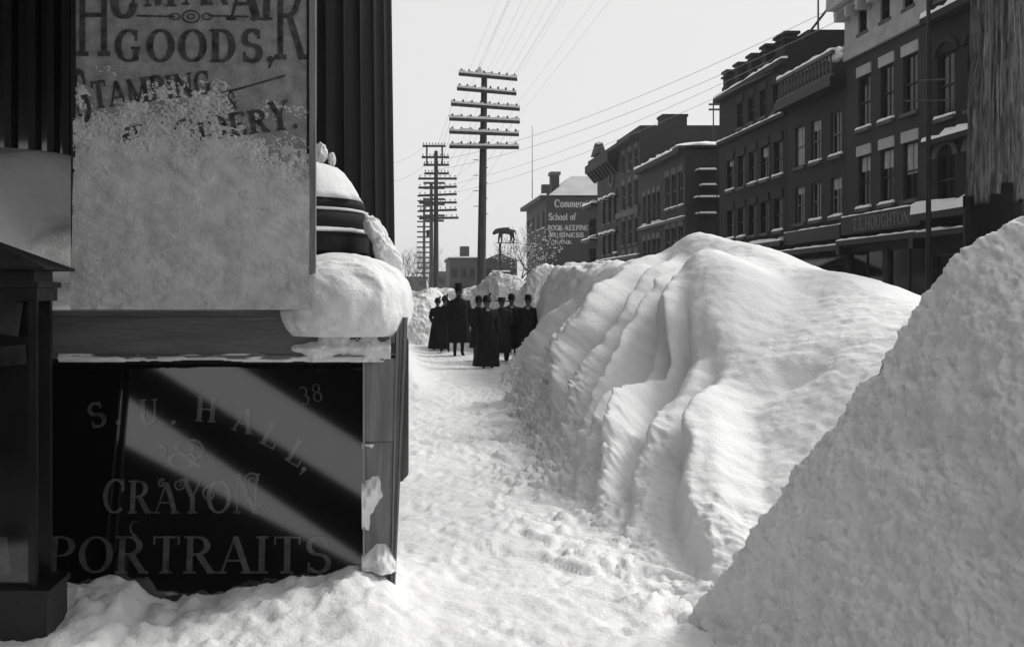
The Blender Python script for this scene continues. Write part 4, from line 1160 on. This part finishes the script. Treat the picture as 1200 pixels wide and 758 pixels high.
# ================================================================== POLES, WIRES, TREES
wire_ends = {}
def telegraph_pole(label, px, d, base_py, arms, rad=.14, insul=True, snow=True, top_py=None, lean=0, extra=None, nins=8, key=None, thick=.06, shaft='pole'):
    x = XH(px, d)
    root = empty('telegraph_pole', label, 'telegraph pole', (x, d, 0), 'telegraph poles')
    H = ZH(top_py, d)
    MB().tube([(0, 0, -.2), (lean * .5, 0, H * .5), (lean, 0, H)], [rad, rad * .85, rad * .62], 12).build('shaft', M[shaft], root)
    ends = []
    for (py, p0, p1, tilt) in arms:
        z = ZH(py, d); a, b = XH(p0, d) - x, XH(p1, d) - x
        dz = tilt * d / FPX; h = thick
        o = MB().hexa([(a, -rad - .10, z + dz - h), (b, -rad - .10, z - dz - h), (b, -rad - .002, z - dz - h), (a, -rad - .002, z + dz - h)],
                      [(a, -rad - .10, z + dz + h), (b, -rad - .10, z - dz + h), (b, -rad - .002, z - dz + h), (a, -rad - .002, z + dz + h)]).build('crossarm', M['pole'], root)
        ml = MB(); rs = random.Random(int(px * 10 + py)); pts = []
        for i in range(nins):
            f = (i + .35) / (nins - .3)
            u = a + (b - a) * f; zz_ = z + dz - 2 * dz * f + h
            pts.append(Vector((x + u, d - rad - .05, zz_ + .14)))
            if insul: ml.lathe([(.018, zz_ + .002), (.018, zz_ + .07), (.042, zz_ + .075), (.046, zz_ + .13), (.03, zz_ + .17), (.01, zz_ + .185)], 7, u, -rad - .05)
        ends.append(pts)
        if insul: ml.build('insulators', M['porcelain'], o)['kind'] = 'stuff'
        if snow:
            ms = MB(); n = 22
            hs = [.05 + .10 * rs.random() for _ in range(n + 1)]
            for i in range(n):
                f0, f1 = i / n, (i + 1) / n
                u0, u1 = a + (b - a) * f0, a + (b - a) * f1
                z0, z1 = z + dz - 2 * dz * f0 + h + .003, z + dz - 2 * dz * f1 + h + .003
                ms.hexa([(u0, -rad - .105, z0), (u1, -rad - .105, z1), (u1, -rad - .003, z1), (u0, -rad - .003, z0)],
                        [(u0, -rad - .085, z0 + hs[i]), (u1, -rad - .085, z1 + hs[i + 1]), (u1, -rad - .02, z1 + hs[i + 1]), (u0, -rad - .02, z0 + hs[i])])
            ms.build('snow', M['snow'], o)
    if extra: extra(root, x, d, H)
    if key: wire_ends[key] = ends
    return root
def p1_extra(root, x, d, H):
    blob('snow', (0, 0, H + .05), (.12, .12, .22), M['snow'], 601, .15, parent=root, n=(14, 18))
    mb = MB()
    for i in range(8):
        z = ZH(188 + i * 9, d); s_ = 1 if i % 2 else -1
        mb.tube([(s_ * .08, -.08, z), (s_ * .3, -.1, z)], .014, 5)
    mb.build('climbing_steps', M['iron'], root)['kind'] = 'stuff'
telegraph_pole('tallest telegraph pole with six snow-laden crossarms, centre of the sky', 563, 38, 330,
    [(92, 537, 605, 3.2), (109, 535, 604, 3.0), (127, 528, 608, 3.0), (143, 526, 608, 1.8), (158, 526, 607, 1.6), (174, 526, 607, .5)], .19, True, True, 86, .16, p1_extra, 8, 'p1', .055)
def p2_extra(root, x, d, H):
    mb = MB()
    for px in (500, 518):
        a = XH(px, d) - x
        mb.box(a - .06, a + .06, -.3, -.18, ZH(194, d), ZH(171, d))
    mb.build('hanger', M['pole'], root)
telegraph_pole('second telegraph pole with ten crossarms and a small frame on top', 511, 72, 330,
    [(172, 495, 522, 0), (185, 494, 526, 0), (194, 496, 526, 0), (204, 497, 526, 0), (210, 490, 535, 0), (220, 490, 535, -.6), (229, 490, 535, -.9), (238, 491, 535, -.2), (247, 491, 535, -.6), (256, 491, 537, -.4)], .22, True, False, 177, 0, p2_extra, 8, 'p2', .085)
telegraph_pole('telegraph pole hidden close behind the second one, with shorter arms', 505.5, 88, 330,
    [(215, 496, 521, 0), (221, 496, 521, 0), (234, 496, 521, 0), (240, 496, 521, 0), (253, 497, 521, 0), (259, 497, 520, 0)], .22, False, False, 214, 0, None, 6, 'p3', .10)
telegraph_pole('distant telegraph pole like a ladder of many short crossarms, left of the others', 497, 112, 330,
    [(y, 489 - (y - 230) * .01, 505 - (y - 230) * .01, 0) for y in range(230, 332, 6)], .2, False, False, 232, 0, lambda r, x, d, H: MB().box(.25, .7, -.6, -.25, ZH(277, d), ZH(270, d)).build('junction_box', M['iron'], r), 6, 'p4', .09)
telegraph_pole('slim roof pole with two short arms between the brick blocks', 836, 66, 200, [(123, 830, 842, 0), (129, 830, 843, 0)], .07, False, False, 118, 0, None, 4, 'p5', .06)
telegraph_pole('slim dark telegraph pole in front of the arched building at right', 1088, 30, 330, [(95, 1072, 1106, -1.0), (119, 1058, 1116, -.4)], .085, False, False, -60, 0, None, 4, 'p6', .022, 'iron')

def wire(a, b, sag, r, label, n=24):
    a, b = Vector(a), Vector(b)
    pts = [a.lerp(b, i / n) - Vector((0, 0, sag * 4 * (i / n) * (1 - i / n))) for i in range(n + 1)]
    tag(MB().tube(pts, r, 5).build('wire', M['wire']), label, 'wire', 'overhead wires')
# wires running from the tall pole back over the camera to the next pole behind it
NTH = ['first', 'second', 'third', 'fourth', 'fifth', 'sixth', 'seventh', 'eighth']
names = ['top', 'second', 'third', 'fourth', 'fifth', 'lowest']
for ai, pts in enumerate(wire_ends['p1']):
    for wi, p in enumerate(pts):
        if (ai in (0, 2) and wi in (1, 2, 4, 5, 7)) or (ai == 4 and wi in (0, 3, 6)):
            wire(p, (p.x + .3, -12, p.z + 1.0), .5, .0022, 'frosted wire overhead from the tallest pole, %s crossarm, %s insulator from left' % (names[ai], NTH[wi]))
for ai, pts in enumerate(wire_ends['p2']):
    if ai in (4, 6, 8):
        for wi in (0, 3, 7):
            wire(wire_ends['p1'][min(5, ai // 2)][wi], pts[wi], .5, .005, 'wire from tallest pole to %s crossarm of second pole, %s insulator' % (NTH[ai] if ai < 8 else 'ninth', NTH[wi]))
for (q0, q1, d0, d1, lab) in (((505, 190), (1000, -2), 72, 38, 'upper of the first pair of wires rising right across the sky'), ((507, 200), (1000, 16), 72, 38, 'lower of the first pair of wires rising right across the sky'),
                       ((500, 222), (905, 70), 88, 48, 'upper of the second pair of wires rising right towards the capped piers'), ((500, 232), (905, 84), 88, 48, 'lower of the second pair of wires rising right towards the capped piers'),
                       ((380, 178), (497, 172), 40, 72, 'upper faint wire crossing left of the pole with ten crossarms'), ((380, 200), (497, 194), 40, 72, 'lower faint wire crossing left of the pole with ten crossarms')):
    wire(P(*q0, d0), P(*q1, d1), .9, .011, lab, 40)

# thick elm trunk at the right with a dark box round its foot
YT = 10.0
tr = empty('street_tree', 'thick furrowed tree trunk with a black guard round its foot, right edge', 'tree', (XH(1166, YT), YT, 0))
na, nz = 420, 320
an = np.linspace(0, 2 * math.pi, na)[None, :]; zz_ = np.linspace(-.2, 7.0, nz)[:, None]
r0 = .265 - .016 * (zz_ - 2) - .05 * sstep(2.7, 2.4, zz_)
fur = np.sqrt(np.abs(vnoise(np.cos(an) * 8 + .35 * zz_ , np.sin(an) * 8 + .3 * zz_, zz_ * 1.1, 701))); fur2 = np.sqrt(np.abs(vnoise(np.cos(an) * 17, np.sin(an) * 17, zz_ * 2.6, 702)))
rad = r0 + .055 * fur - .04 + .028 * fur2 + .012 * fbm(np.cos(an) * 6, np.sin(an) * 6, zz_ * 6, 3, 703)
rad[:, -1] = rad[:, 0]
lean = .012 * (zz_ - 2)
mb = MB(); mb.grid(rad * np.cos(an) + lean, rad * np.sin(an), zz_ + 0 * an)
mb.build('trunk', M['bark'], tr, smooth=True)
mb = MB()
def limb(mb, p, dr, L, r, depth, rs, minr=.006, split=3, n=5):
    pts = [p]; rr_ = [r]; q = p.copy(); dd = dr.normalized()
    for i in range(4):
        dd = (dd + Vector((rs.uniform(-.18, .18), rs.uniform(-.18, .18), rs.uniform(-.05, .14)))).normalized()
        q = q + dd * (L / 4); pts.append(q.copy()); rr_.append(max(minr, r * (1 - .13 * (i + 1))))
    mb.tube(pts, rr_, n if r > .05 else 3, False)
    if depth > 0:
        for s_ in range(split):
            k_ = rs.randint(2, 4)
            nd = (dd + Vector((rs.uniform(-.9, .9), rs.uniform(-.9, .9), rs.uniform(-.2, .6)))).normalized()
            limb(mb, pts[k_], nd, L * rs.uniform(.55, .8), rr_[k_] * .62, depth - 1, rs, minr, split, n)
rs = random.Random(3)
for i in range(4):
    limb(mb, Vector((.06, 0, 6.6)), Vector((math.cos(i * 1.6) * .7, math.sin(i * 1.6) * .7, 1)), 3.0, .13, 3, rs)
mb.build('crown', M['branch'], tr)
gd = MB()
for i in range(18):
    a0 = 2 * math.pi * i / 18
    ca, sa = math.cos(a0), math.sin(a0)
    hh = 2.55 + .28 * random.random()
    R_ = .262
    gd.hexa([(R_*ca - .05*sa, R_*sa + .05*ca, -.2), (R_*ca + .05*sa, R_*sa - .05*ca, -.2), ((R_+.025)*ca + .05*sa, (R_+.025)*sa - .05*ca, -.2), ((R_+.025)*ca - .05*sa, (R_+.025)*sa + .05*ca, -.2)],
            [(R_*ca - .05*sa, R_*sa + .05*ca, hh), (R_*ca + .05*sa, R_*sa - .05*ca, hh), ((R_+.025)*ca + .05*sa, (R_+.025)*sa - .05*ca, hh), ((R_+.025)*ca - .05*sa, (R_+.025)*sa + .05*ca, hh)])
gd.build('trunk_guard', mat('tarred_boards', .004, .9, .5, 8), tr)

def bare_tree(label, px, d, h, seed, snowy=False, spread=.8, r=.16):
    rs = random.Random(seed)
    root = empty('bare_tree', label, 'tree', (XH(px, d), d, 0), 'bare winter trees')
    MB().tube([(0, 0, -.2), (.05, 0, h * .2), (0, .05, h * .42)], [r * 1.3, r, r * .8], 8).build('trunk', M['branch'], root)
    mb = MB()
    for i in range(6):
        a = rs.uniform(0, 6.28)
        limb(mb, Vector((0, .02, h * rs.uniform(.25, .42))), Vector((math.cos(a) * spread, math.sin(a) * spread, 1)), h * .30, r * .55, 3, rs, .018, 3)
    cr_ = mb.build('crown', M['branch'], root)
    if snowy:
        ms = MB()
        vv = mb.v
        for k_ in range(420):
            p = vv[rs.randrange(len(vv))]; s_ = rs.uniform(.03, .10)
            ms.add([(p[0]-s_, p[1]-s_*.6, p[2]), (p[0]+s_, p[1]-s_*.6, p[2]), (p[0]+s_, p[1]+s_, p[2]+.02), (p[0]-s_, p[1]+s_, p[2]), (p[0], p[1], p[2]+s_*.9), (p[0], p[1], p[2]-s_*.3)],
                   [(0,1,4),(1,2,4),(2,3,4),(3,0,4),(1,0,5),(2,1,5),(3,2,5),(0,3,5)])
        ms.build('snow', M['snow_far'], cr_)['kind'] = 'stuff'
    return root
bare_tree('bare tree farthest left, beside the snow pillow', 474, 170, 11, 1)
bare_tree('bare tree behind the ladder-like telegraph pole', 490, 200, 13, 2)
bare_tree('bare tree just left of the double telegraph poles', 503, 230, 13, 5)
bare_tree('bare tree just right of the double telegraph poles', 522, 210, 11, 6)
bare_tree('snow-flecked tree in front of the school facade', 624, 108, 10.5, 11, True, 1.0)
bare_tree('snow-flecked shorter tree left of the school building', 611, 112, 9.0, 12, True, 1.0)
# ================================================================== PEOPLE
def skin_mesh(verts, edges, rads, root_i, name, sub=2):
    me = bpy.data.meshes.new(name); me.from_pydata([tuple(v) for v in verts], edges, [])
    ob = bpy.data.objects.new(name, me); COL.objects.link(ob)
    sm = ob.modifiers.new('skin', 'SKIN'); sm.use_smooth_shade = True
    for i, sv in enumerate(me.skin_vertices[0].data):
        r = rads[i]; sv.radius = (r, r) if not hasattr(r, '__len__') else r
        sv.use_root = (i == root_i)
    ss = ob.modifiers.new('sub', 'SUBSURF'); ss.levels = sub; ss.render_levels = sub
    dg = bpy.context.evaluated_depsgraph_get()
    out = bpy.data.meshes.new_from_object(ob.evaluated_get(dg))
    vs_ = [tuple(v.co) for v in out.vertices]; fs_ = [tuple(p.vertices) for p in out.polygons]
    bpy.data.objects.remove(ob); bpy.data.meshes.remove(me); bpy.data.meshes.remove(out)
    return vs_, fs_

def loft(mb, rings, n=36, fold=0.0, seed=0, cap=True):
    """rings: (z, rx, ry, cx, cy); fold = pleat depth growing downwards"""
    vs_, fs_ = [], []
    zt, zb = rings[0][0], rings[-1][0]
    for (z, rx, ry, cx, cy) in rings:
        k_ = (zt - z) / max(.01, zt - zb)
        for i in range(n):
            a = 2 * math.pi * i / n
            f = 1 + fold * k_ * (math.sin(a * 7 + seed) * .6 + math.sin(a * 11 + seed * 2.3) * .4)
            e = abs(math.cos(a)) ** .8 * (1 if math.cos(a) > 0 else -1); g = abs(math.sin(a)) ** .8 * (1 if math.sin(a) > 0 else -1)
            vs_.append((cx + rx * e * f, cy + ry * g * f, z))
    m = len(rings)
    for r in range(m - 1):
        for i in range(n):
            j = (i + 1) % n
            fs_.append((r*n+i, (r+1)*n+i, (r+1)*n+j, r*n+j))
    if cap:
        fs_.append(tuple(range(n))); fs_.append(tuple(reversed(range((m-1)*n, m*n))))
    mb.add(vs_, fs_)

def person(label, px, d, height, woman=False, hat='bowler', coat=.55, cloth='cloth', rz=0, stride=.0, arm=(0, 0), seed=0, width=1.0, collar=False, beard=False, zoff=0):
    s = height / 1.75
    x = XH(px, d)
    root = empty('person', label, 'person', (x, d, zoff), 'people standing in the path', R(rz))
    V = []; E = []; Rr = []
    def add(p, r, par=None):
        V.append(Vector(p) * s); Rr.append(r * s if not hasattr(r, '__len__') else (r[0] * s, r[1] * s))
        if par is not None: E.append((par, len(V) - 1))
        return len(V) - 1
    w = width
    pel = add((0, 0, .95), (.15 * w, .12 * w)); wa = add((0, .005, 1.10), (.135 * w, .11 * w), pel); chh = add((0, .01, 1.30), (.16 * w, .12 * w), wa)
    nb = add((0, .01, 1.45), (.085, .075), chh); nk = add((0, -.005, 1.515), .055, nb); h1 = add((0, -.02, 1.58), (.072, .082), nk); h2 = add((0, -.012, 1.66), (.074, .09), h1); h3 = add((0, -.005, 1.72), (.05, .06), h2)
    wrists = []
    for sd_, av in ((-1, arm[0]), (1, arm[1])):
        sh = add((sd_ * .175 * w, .01, 1.41), .068, chh)
        el = add((sd_ * (.235 * w + .02), .03 - av * .03, 1.13), .047, sh)
        wr = add((sd_ * (.225 * w - av * .12), -.05 - av * .20, .90 + av * .16), .033, el)
        pa2 = add((sd_ * (.22 * w - av * .16), -.075 - av * .25, .84 + av * .16), (.022, .038), wr)
        wrists.append((sh, el, wr))
        for f in range(4):
            b_ = V[pa2] / s
            f1 = add(b_ + Vector((sd_ * .004, -.035 + f * .022, -.045)), .010, pa2)
            f2 = add(b_ + Vector((-sd_ * .012, -.040 + f * .022, -.085 - (.012 if f in (1, 2) else 0))), .008, f1)
        tb = add(V[wr] / s + Vector((-sd_ * .012, -.045, -.035)), .011, wr); add(V[wr] / s + Vector((-sd_ * .02, -.065, -.075)), .009, tb)
    legs = []
    for sd_ in (-1, 1):
        st = stride * sd_
        hp = add((sd_ * .09, 0, .88), .088, pel); kn = add((sd_ * .10, -.02 + st * .5, .50), .062, hp); an_ = add((sd_ * .105, .02 + st, .10), .044, kn)
        ft = add((sd_ * .115, -.05 + st, .045), (.045, .04), an_); add((sd_ * .125, -.15 + st, .035), (.042, .03), ft); legs.append((kn, an_))
    vs_, fs_ = skin_mesh(V, E, Rr, pel, 'body', 2)
    mb = MB(); mb.add(vs_, fs_)
    def fm(f):
        z = sum(vs_[i][2] for i in f) / len(f) / s; xx_ = abs(sum(vs_[i][0] for i in f) / len(f) / s); yy_ = sum(vs_[i][1] for i in f) / len(f) / s
        return 1 if z > 1.47 else 0
    mb.mi = [fm(f) for f in fs_]
    # face: nose, brows, eyes, mouth, ears set on the head surface
    def fb(x0, x1, y0, y1, z0, z1, mi): mb.box(x0 * s, x1 * s, y0 * s, y1 * s, z0 * s, z1 * s, mi)
    mb.add([Vector(p) * s for p in ((-.012, -.098, 1.595), (.012, -.098, 1.595), (0, -.125, 1.598), (0, -.102, 1.64))], [(0, 1, 2), (0, 2, 3), (1, 3, 2)], 1)
    for sd_ in (-1, 1):
        fb(sd_ * .03 - .012, sd_ * .03 + .012, -.104, -.088, 1.632, 1.642, 2); fb(sd_ * .03 - .016, sd_ * .03 + .016, -.106, -.088, 1.652, 1.658, 2)
        fb(sd_ * .078 - .008, sd_ * .078 + .008, -.02, .012, 1.60, 1.655, 1)
    fb(-.022, .022, -.104, -.088, 1.566, 1.573, 2)
    mb.build('body', [M[cloth], M['skin'], M['hair']], root, smooth=True)
    # hair
    mh = MB(); mh.lathe([(.088 * s, 1.60 * s), (.096 * s, 1.65 * s), (.09 * s, 1.70 * s), (.06 * s, 1.745 * s), (.01 * s, 1.76 * s)], 20, 0, .012 * s, .92, 1.0)
    if beard: mh.lathe([(.02 * s, 1.50 * s), (.055 * s, 1.53 * s), (.06 * s, 1.565 * s), (.05 * s, 1.575 * s)], 14, 0, -.055 * s)
    if woman: mh.lathe([(.02 * s, 1.56 * s), (.06 * s, 1.59 * s), (.055 * s, 1.64 * s), (.02 * s, 1.66 * s)], 14, 0, .085 * s)
    mh.build('hair', M['hair'], root, True)
    # coat with sleeves
    mc = MB(); z0 = coat
    rings = [(1.485, .075, .075, 0, .01), (1.455, .13 * w, .10, 0, .01), (1.42, .205 * w, .125, 0, .01), (1.30, .215 * w, .155 * w, 0, .005), (1.12, .19 * w if not woman else .155, .14 * w, 0, 0),
             (1.00, .205 * w, .155 * w, 0, 0), (.85, .23 * w, .18 * w, 0, 0)]
    rings = [r for r in rings if r[0] > z0 + .04] + [(z0 + (.85 - z0) * .5, .25 * w, .195 * w, 0, .005), (z0 + .01, .265 * w, .21 * w, 0, .01), (z0, .25 * w, .195 * w, 0, .01)]
    rings = sorted(rings, key=lambda r: -r[0])
    loft(mc, [(a * s, b * s, c * s, e * s, f * s) for a, b, c, e, f in rings], 40, .05, seed)
    for sh, el, wr in wrists:
        a, b, c = V[sh], V[el], V[wr]
        mc.tube([a + Vector((0, 0, .015 * s)), a.lerp(b, .5), b, b.lerp(c, .5), c.lerp(b, .05)], [.088 * s, .078 * s, .068 * s, .062 * s, .058 * s], 12)
    mc.tube([(-.09 * s, -.02 * s, 1.46 * s), (-.05 * s, -.07 * s, 1.47 * s), (0, -.085 * s, 1.46 * s), (.05 * s, -.07 * s, 1.47 * s), (.09 * s, -.02 * s, 1.46 * s), (.05 * s, .08 * s, 1.5 * s), (-.05 * s, .08 * s, 1.5 * s), (-.09 * s, -.02 * s, 1.46 * s)], .026 * s, 8)
    mc.build('coat', M[cloth], root, smooth=True)
    if collar:
        MB().hexa([(-.03 * s, -.125 * s, 1.36 * s), (.03 * s, -.125 * s, 1.36 * s), (.03 * s, -.10 * s, 1.36 * s), (-.03 * s, -.10 * s, 1.36 * s)], [(-.05 * s, -.10 * s, 1.485 * s), (.05 * s, -.10 * s, 1.485 * s), (.05 * s, -.07 * s, 1.485 * s), (-.05 * s, -.07 * s, 1.485 * s)]).build('white_collar', M['linen'], root)
    if woman:
        ms = MB()
        loft(ms, [(a * s, b * s, c * s, 0, f * s) for a, b, c, f in ((1.10, .14, .12, 0), (.98, .19, .16, .01), (.75, .245, .22, .03), (.45, .285, .27, .05), (.12, .33, .31, .06), (.045, .335, .315, .06))], 56, .06, seed + 3)
        ms.build('skirt', M['cloth2' if cloth == 'cloth' else 'cloth'], root, smooth=True)
    # hats
    mt = MB(); zt = 1.685
    if hat == 'top':
        mt.lathe([(.10, zt), (.165, zt - .008), (.17, zt + .004), (.105, zt + .012), (.102, zt + .02), (.098, zt + .10), (.106, zt + .185), (.104, zt + .192), (.02, zt + .195)], 28, 0, 0, .92, 1.08)
    elif hat == 'bowler':
        mt.lathe([(.10, zt), (.148, zt + .006), (.152, zt + .018), (.106, zt + .012), (.105, zt + .05), (.098, zt + .095), (.07, zt + .13), (.03, zt + .145), (.004, zt + .147)], 28, 0, 0, .92, 1.08)
    elif hat == 'wide':
        mt.lathe([(.10, zt), (.19, zt - .01), (.205, zt + .0), (.20, zt + .012), (.115, zt + .02), (.112, zt + .08), (.095, zt + .10), (.02, zt + .105)], 28)
    elif hat == 'cap':
        mt.lathe([(.10, zt - .02), (.112, zt), (.135, zt + .05), (.125, zt + .075), (.05, zt + .085), (.004, zt + .086)], 24); mt.add([(-.07, -.09, zt - .01), (.07, -.09, zt - .01), (.05, -.165, zt - .025), (-.05, -.165, zt - .025), (-.07, -.09, zt + .002), (.07, -.09, zt + .002), (.05, -.165, zt - .015), (-.05, -.165, zt - .015)], [(0,1,2,3),(7,6,5,4),(3,2,6,7),(0,3,7,4),(2,1,5,6)])
    elif hat == 'bonnet':
        mt.lathe([(.10, zt - .03), (.135, zt - .01), (.14, zt + .0), (.108, zt + .01), (.105, zt + .06), (.075, zt + .12), (.03, zt + .14), (.004, zt + .142)], 24)
        mt.tube([(.05, .02, zt + .1), (.09, .0, zt + .17), (.07, -.04, zt + .20)], [.03, .028, .008], 7)
    mt.v = [(a * s, b * s - .004 * s, c * s) for a, b, c in mt.v]
    mt.build('hat', M['felt'], root, smooth=True)
    return root
person('woman in a dark coat and bonnet at the far left of the group', 513, 28.4, 1.52, True, 'bonnet', .42, 'cloth2', -8, 0, (.5, .3), 1)
person('shorter figure in a feathered bonnet half hidden behind the tall man', 521.5, 27.4, 1.58, False, 'bonnet', .34, 'cloth', -5, .05, (.6, .6), 2)
person('tall man in a top hat and long black overcoat with his feet apart', 537.5, 25.2, 1.84, False, 'top', .36, 'cloth', 4, .07, (.2, .1), 3, 1.18, False, True)
person('small figure peering out left of the woman in the long skirt', 561, 23.6, 1.57, False, 'bowler', .36, 'cloth2', 5, 0, (.3, .3), 4)
person('woman in front in a long black skirt and close-fitting hat', 570.5, 21.2, 1.58, True, 'bonnet', .55, 'cloth', 10, .04, (.35, .2), 5, 1.06, True)
person('person in a wide flat hat, just right of the woman in front', 588, 23.2, 1.56, False, 'wide', .26, 'cloth3', -6, 0, (.3, .6), 6)
person('man in a bowler hat with a white collar, second from the right', 599.5, 23.9, 1.62, False, 'bowler', .30, 'cloth', -4, 0, (.1, .5), 7, 1.05, True)
person('man in a bowler hat and long buttoned coat at the right end of the group', 619, 23.2, 1.60, False, 'bowler', .22, 'cloth2', -10, .03, (.0, .0), 8, 1.12, True)

# ------------------------------------------------------------------ animal figure trade sign high on a post
d = 100.0
c = P(592, 285, d)
an = empty('animal_trade_sign', 'dark animal figure standing on a bar on top of a tall post', 'trade sign', (c.x, d, 0))
V = []; E = []; Rr = []
def av(p, r, par=None):
    V.append(Vector(p)); Rr.append(r)
    if par is not None: E.append((par, len(V) - 1))
    return len(V) - 1
zb = c.z + .05
m0 = av((.1, 0, zb + 1.32), .34); ch0 = av((-.42, 0, zb + 1.30), .37, m0); rp = av((.62, 0, zb + 1.34), .38, m0); nk = av((-.82, 0, zb + 1.32), .25, ch0); hd = av((-1.10, 0, zb + 1.08), .23, nk); mz = av((-1.34, 0, zb + .84), .14, hd)
for (bx_, par) in ((-.50, ch0), (.74, rp)):
    for sy, off in ((-1, -.20), (1, .16)):
        k1 = av((bx_ + off * .6, sy * .18, zb + .80), .15, par); k2 = av((bx_ + off + (.08 if bx_ > 0 else 0), sy * .18, zb + .42), .105, k1); k3 = av((bx_ + off, sy * .18, zb + .08), .10, k2); av((bx_ + off - .14, sy * .18, zb + .05), .08, k3)
t1 = av((1.06, 0, zb + 1.30), .07, rp); t2 = av((1.16, 0, zb + .85), .06, t1)
e1 = av((-1.0, -.16, zb + 1.36), .08, hd); e2 = av((-1.0, .16, zb + 1.36), .08, hd)
vs_, fs_ = skin_mesh(V, E, Rr, m0, 'figure', 2)
MB().add(vs_, fs_).build('figure', M['iron'], an, True)
MB().box(-.95, 1.15, -.22, .22, c.z - .02, c.z + .05).build('platform', M['iron'], an)
MB().tube([(-.55, 0, -.2), (-.55, 0, c.z - .02)], .13, 10).build('post', M['iron'], an)
MB().box(-1.4, .5, -.1, .1, c.z - 3.2, c.z - 3.05).build('crossbar', M['iron'], an)
MB().box(-1.4, .5, -.1, .1, c.z - 3.045, c.z - 2.9).build('snow', M['snow_far'], an)

# ================================================================== BEHIND THE CAMERA: unseen boards added so their gaps mirror as pale bands in the glass
YS = -.5
def mirrored(px, py):
    """point of the plane y=YS seen in the leaning glass at a photo pixel"""
    x_, z_ = on_glass(px, py); p = Vector((x_, gy(z_), z_)); o_ = Vector((0, 0, CZ))
    n_ = Vector((0, -csT, snT)); dv = (p - o_).normalized(); rv = dv - 2 * dv.dot(n_) * n_
    k_ = (YS - p.y) / rv.y
    return p.x + rv.x * k_, p.z + rv.z * k_
def edge_line(a, b):
    (x0, z0), (x1, z1) = mirrored(*a), mirrored(*b)
    m_ = (z1 - z0) / (x1 - x0)
    return lambda x: z0 + m_ * (x - x0)
eA1 = edge_line((283, 430), (423, 519)); eA2 = edge_line((180, 430), (423, 581))
eB1 = edge_line((98, 430), (403, 639)); eB2 = edge_line((105, 500), (395, 650))
scr = empty('reflection_screen', 'unseen slanted black boards added behind the photographer to shape pale bands in the black glass', 'screen', (-2, YS, 0))
def slant_board(lo, hi, xa, xb, k):
    mb = MB(); n = 12
    for i in range(n):
        a = xa + (xb - xa) * i / n; b = xa + (xb - xa) * (i + 1) / n
        mb.hexa([(a + 2, -.04, lo(a)), (b + 2, -.04, lo(b)), (b + 2, 0, lo(b)), (a + 2, 0, lo(a))], [(a + 2, -.04, hi(a)), (b + 2, -.04, hi(b)), (b + 2, 0, hi(b)), (a + 2, 0, hi(a))])
    mb.build('board', M['wall_dark'], scr)
XA, XB = -7.5, 1.6
slant_board(eA1, lambda x: max(eA1(x) + .05, 4.74), XA, XB, 0)
slant_board(eB1, eA2, XA, XB, 1)
slant_board(lambda x: min(-1.0, eB2(x) - .1), eB2, XA, XB, 2)
struct(MB().box(-6, 3.0, -4.3, 2.5, -.14, .004).build('added_dark_floor', M['floor_dark']))  # unseen dark floor, added to keep reflections in the glass dark

# ================================================================== winter air
hz = MB().box(-960, 960, -70, 1850, -1.4, 24).build('haze', M['snow'])
hz.data.materials.clear()
hm = bpy.data.materials.new('winter_air'); hm.use_nodes = True
ht = hm.node_tree; ht.nodes.clear()
ho = ht.nodes.new('ShaderNodeOutputMaterial'); hv = ht.nodes.new('ShaderNodeVolumePrincipled')
hv.inputs['Color'].default_value = (.9, .9, .9, 1); hv.inputs['Density'].default_value = .0006
ht.links.new(hv.outputs[0], ho.inputs['Volume'])
hz.data.materials.append(hm); hz['kind'] = 'stuff'
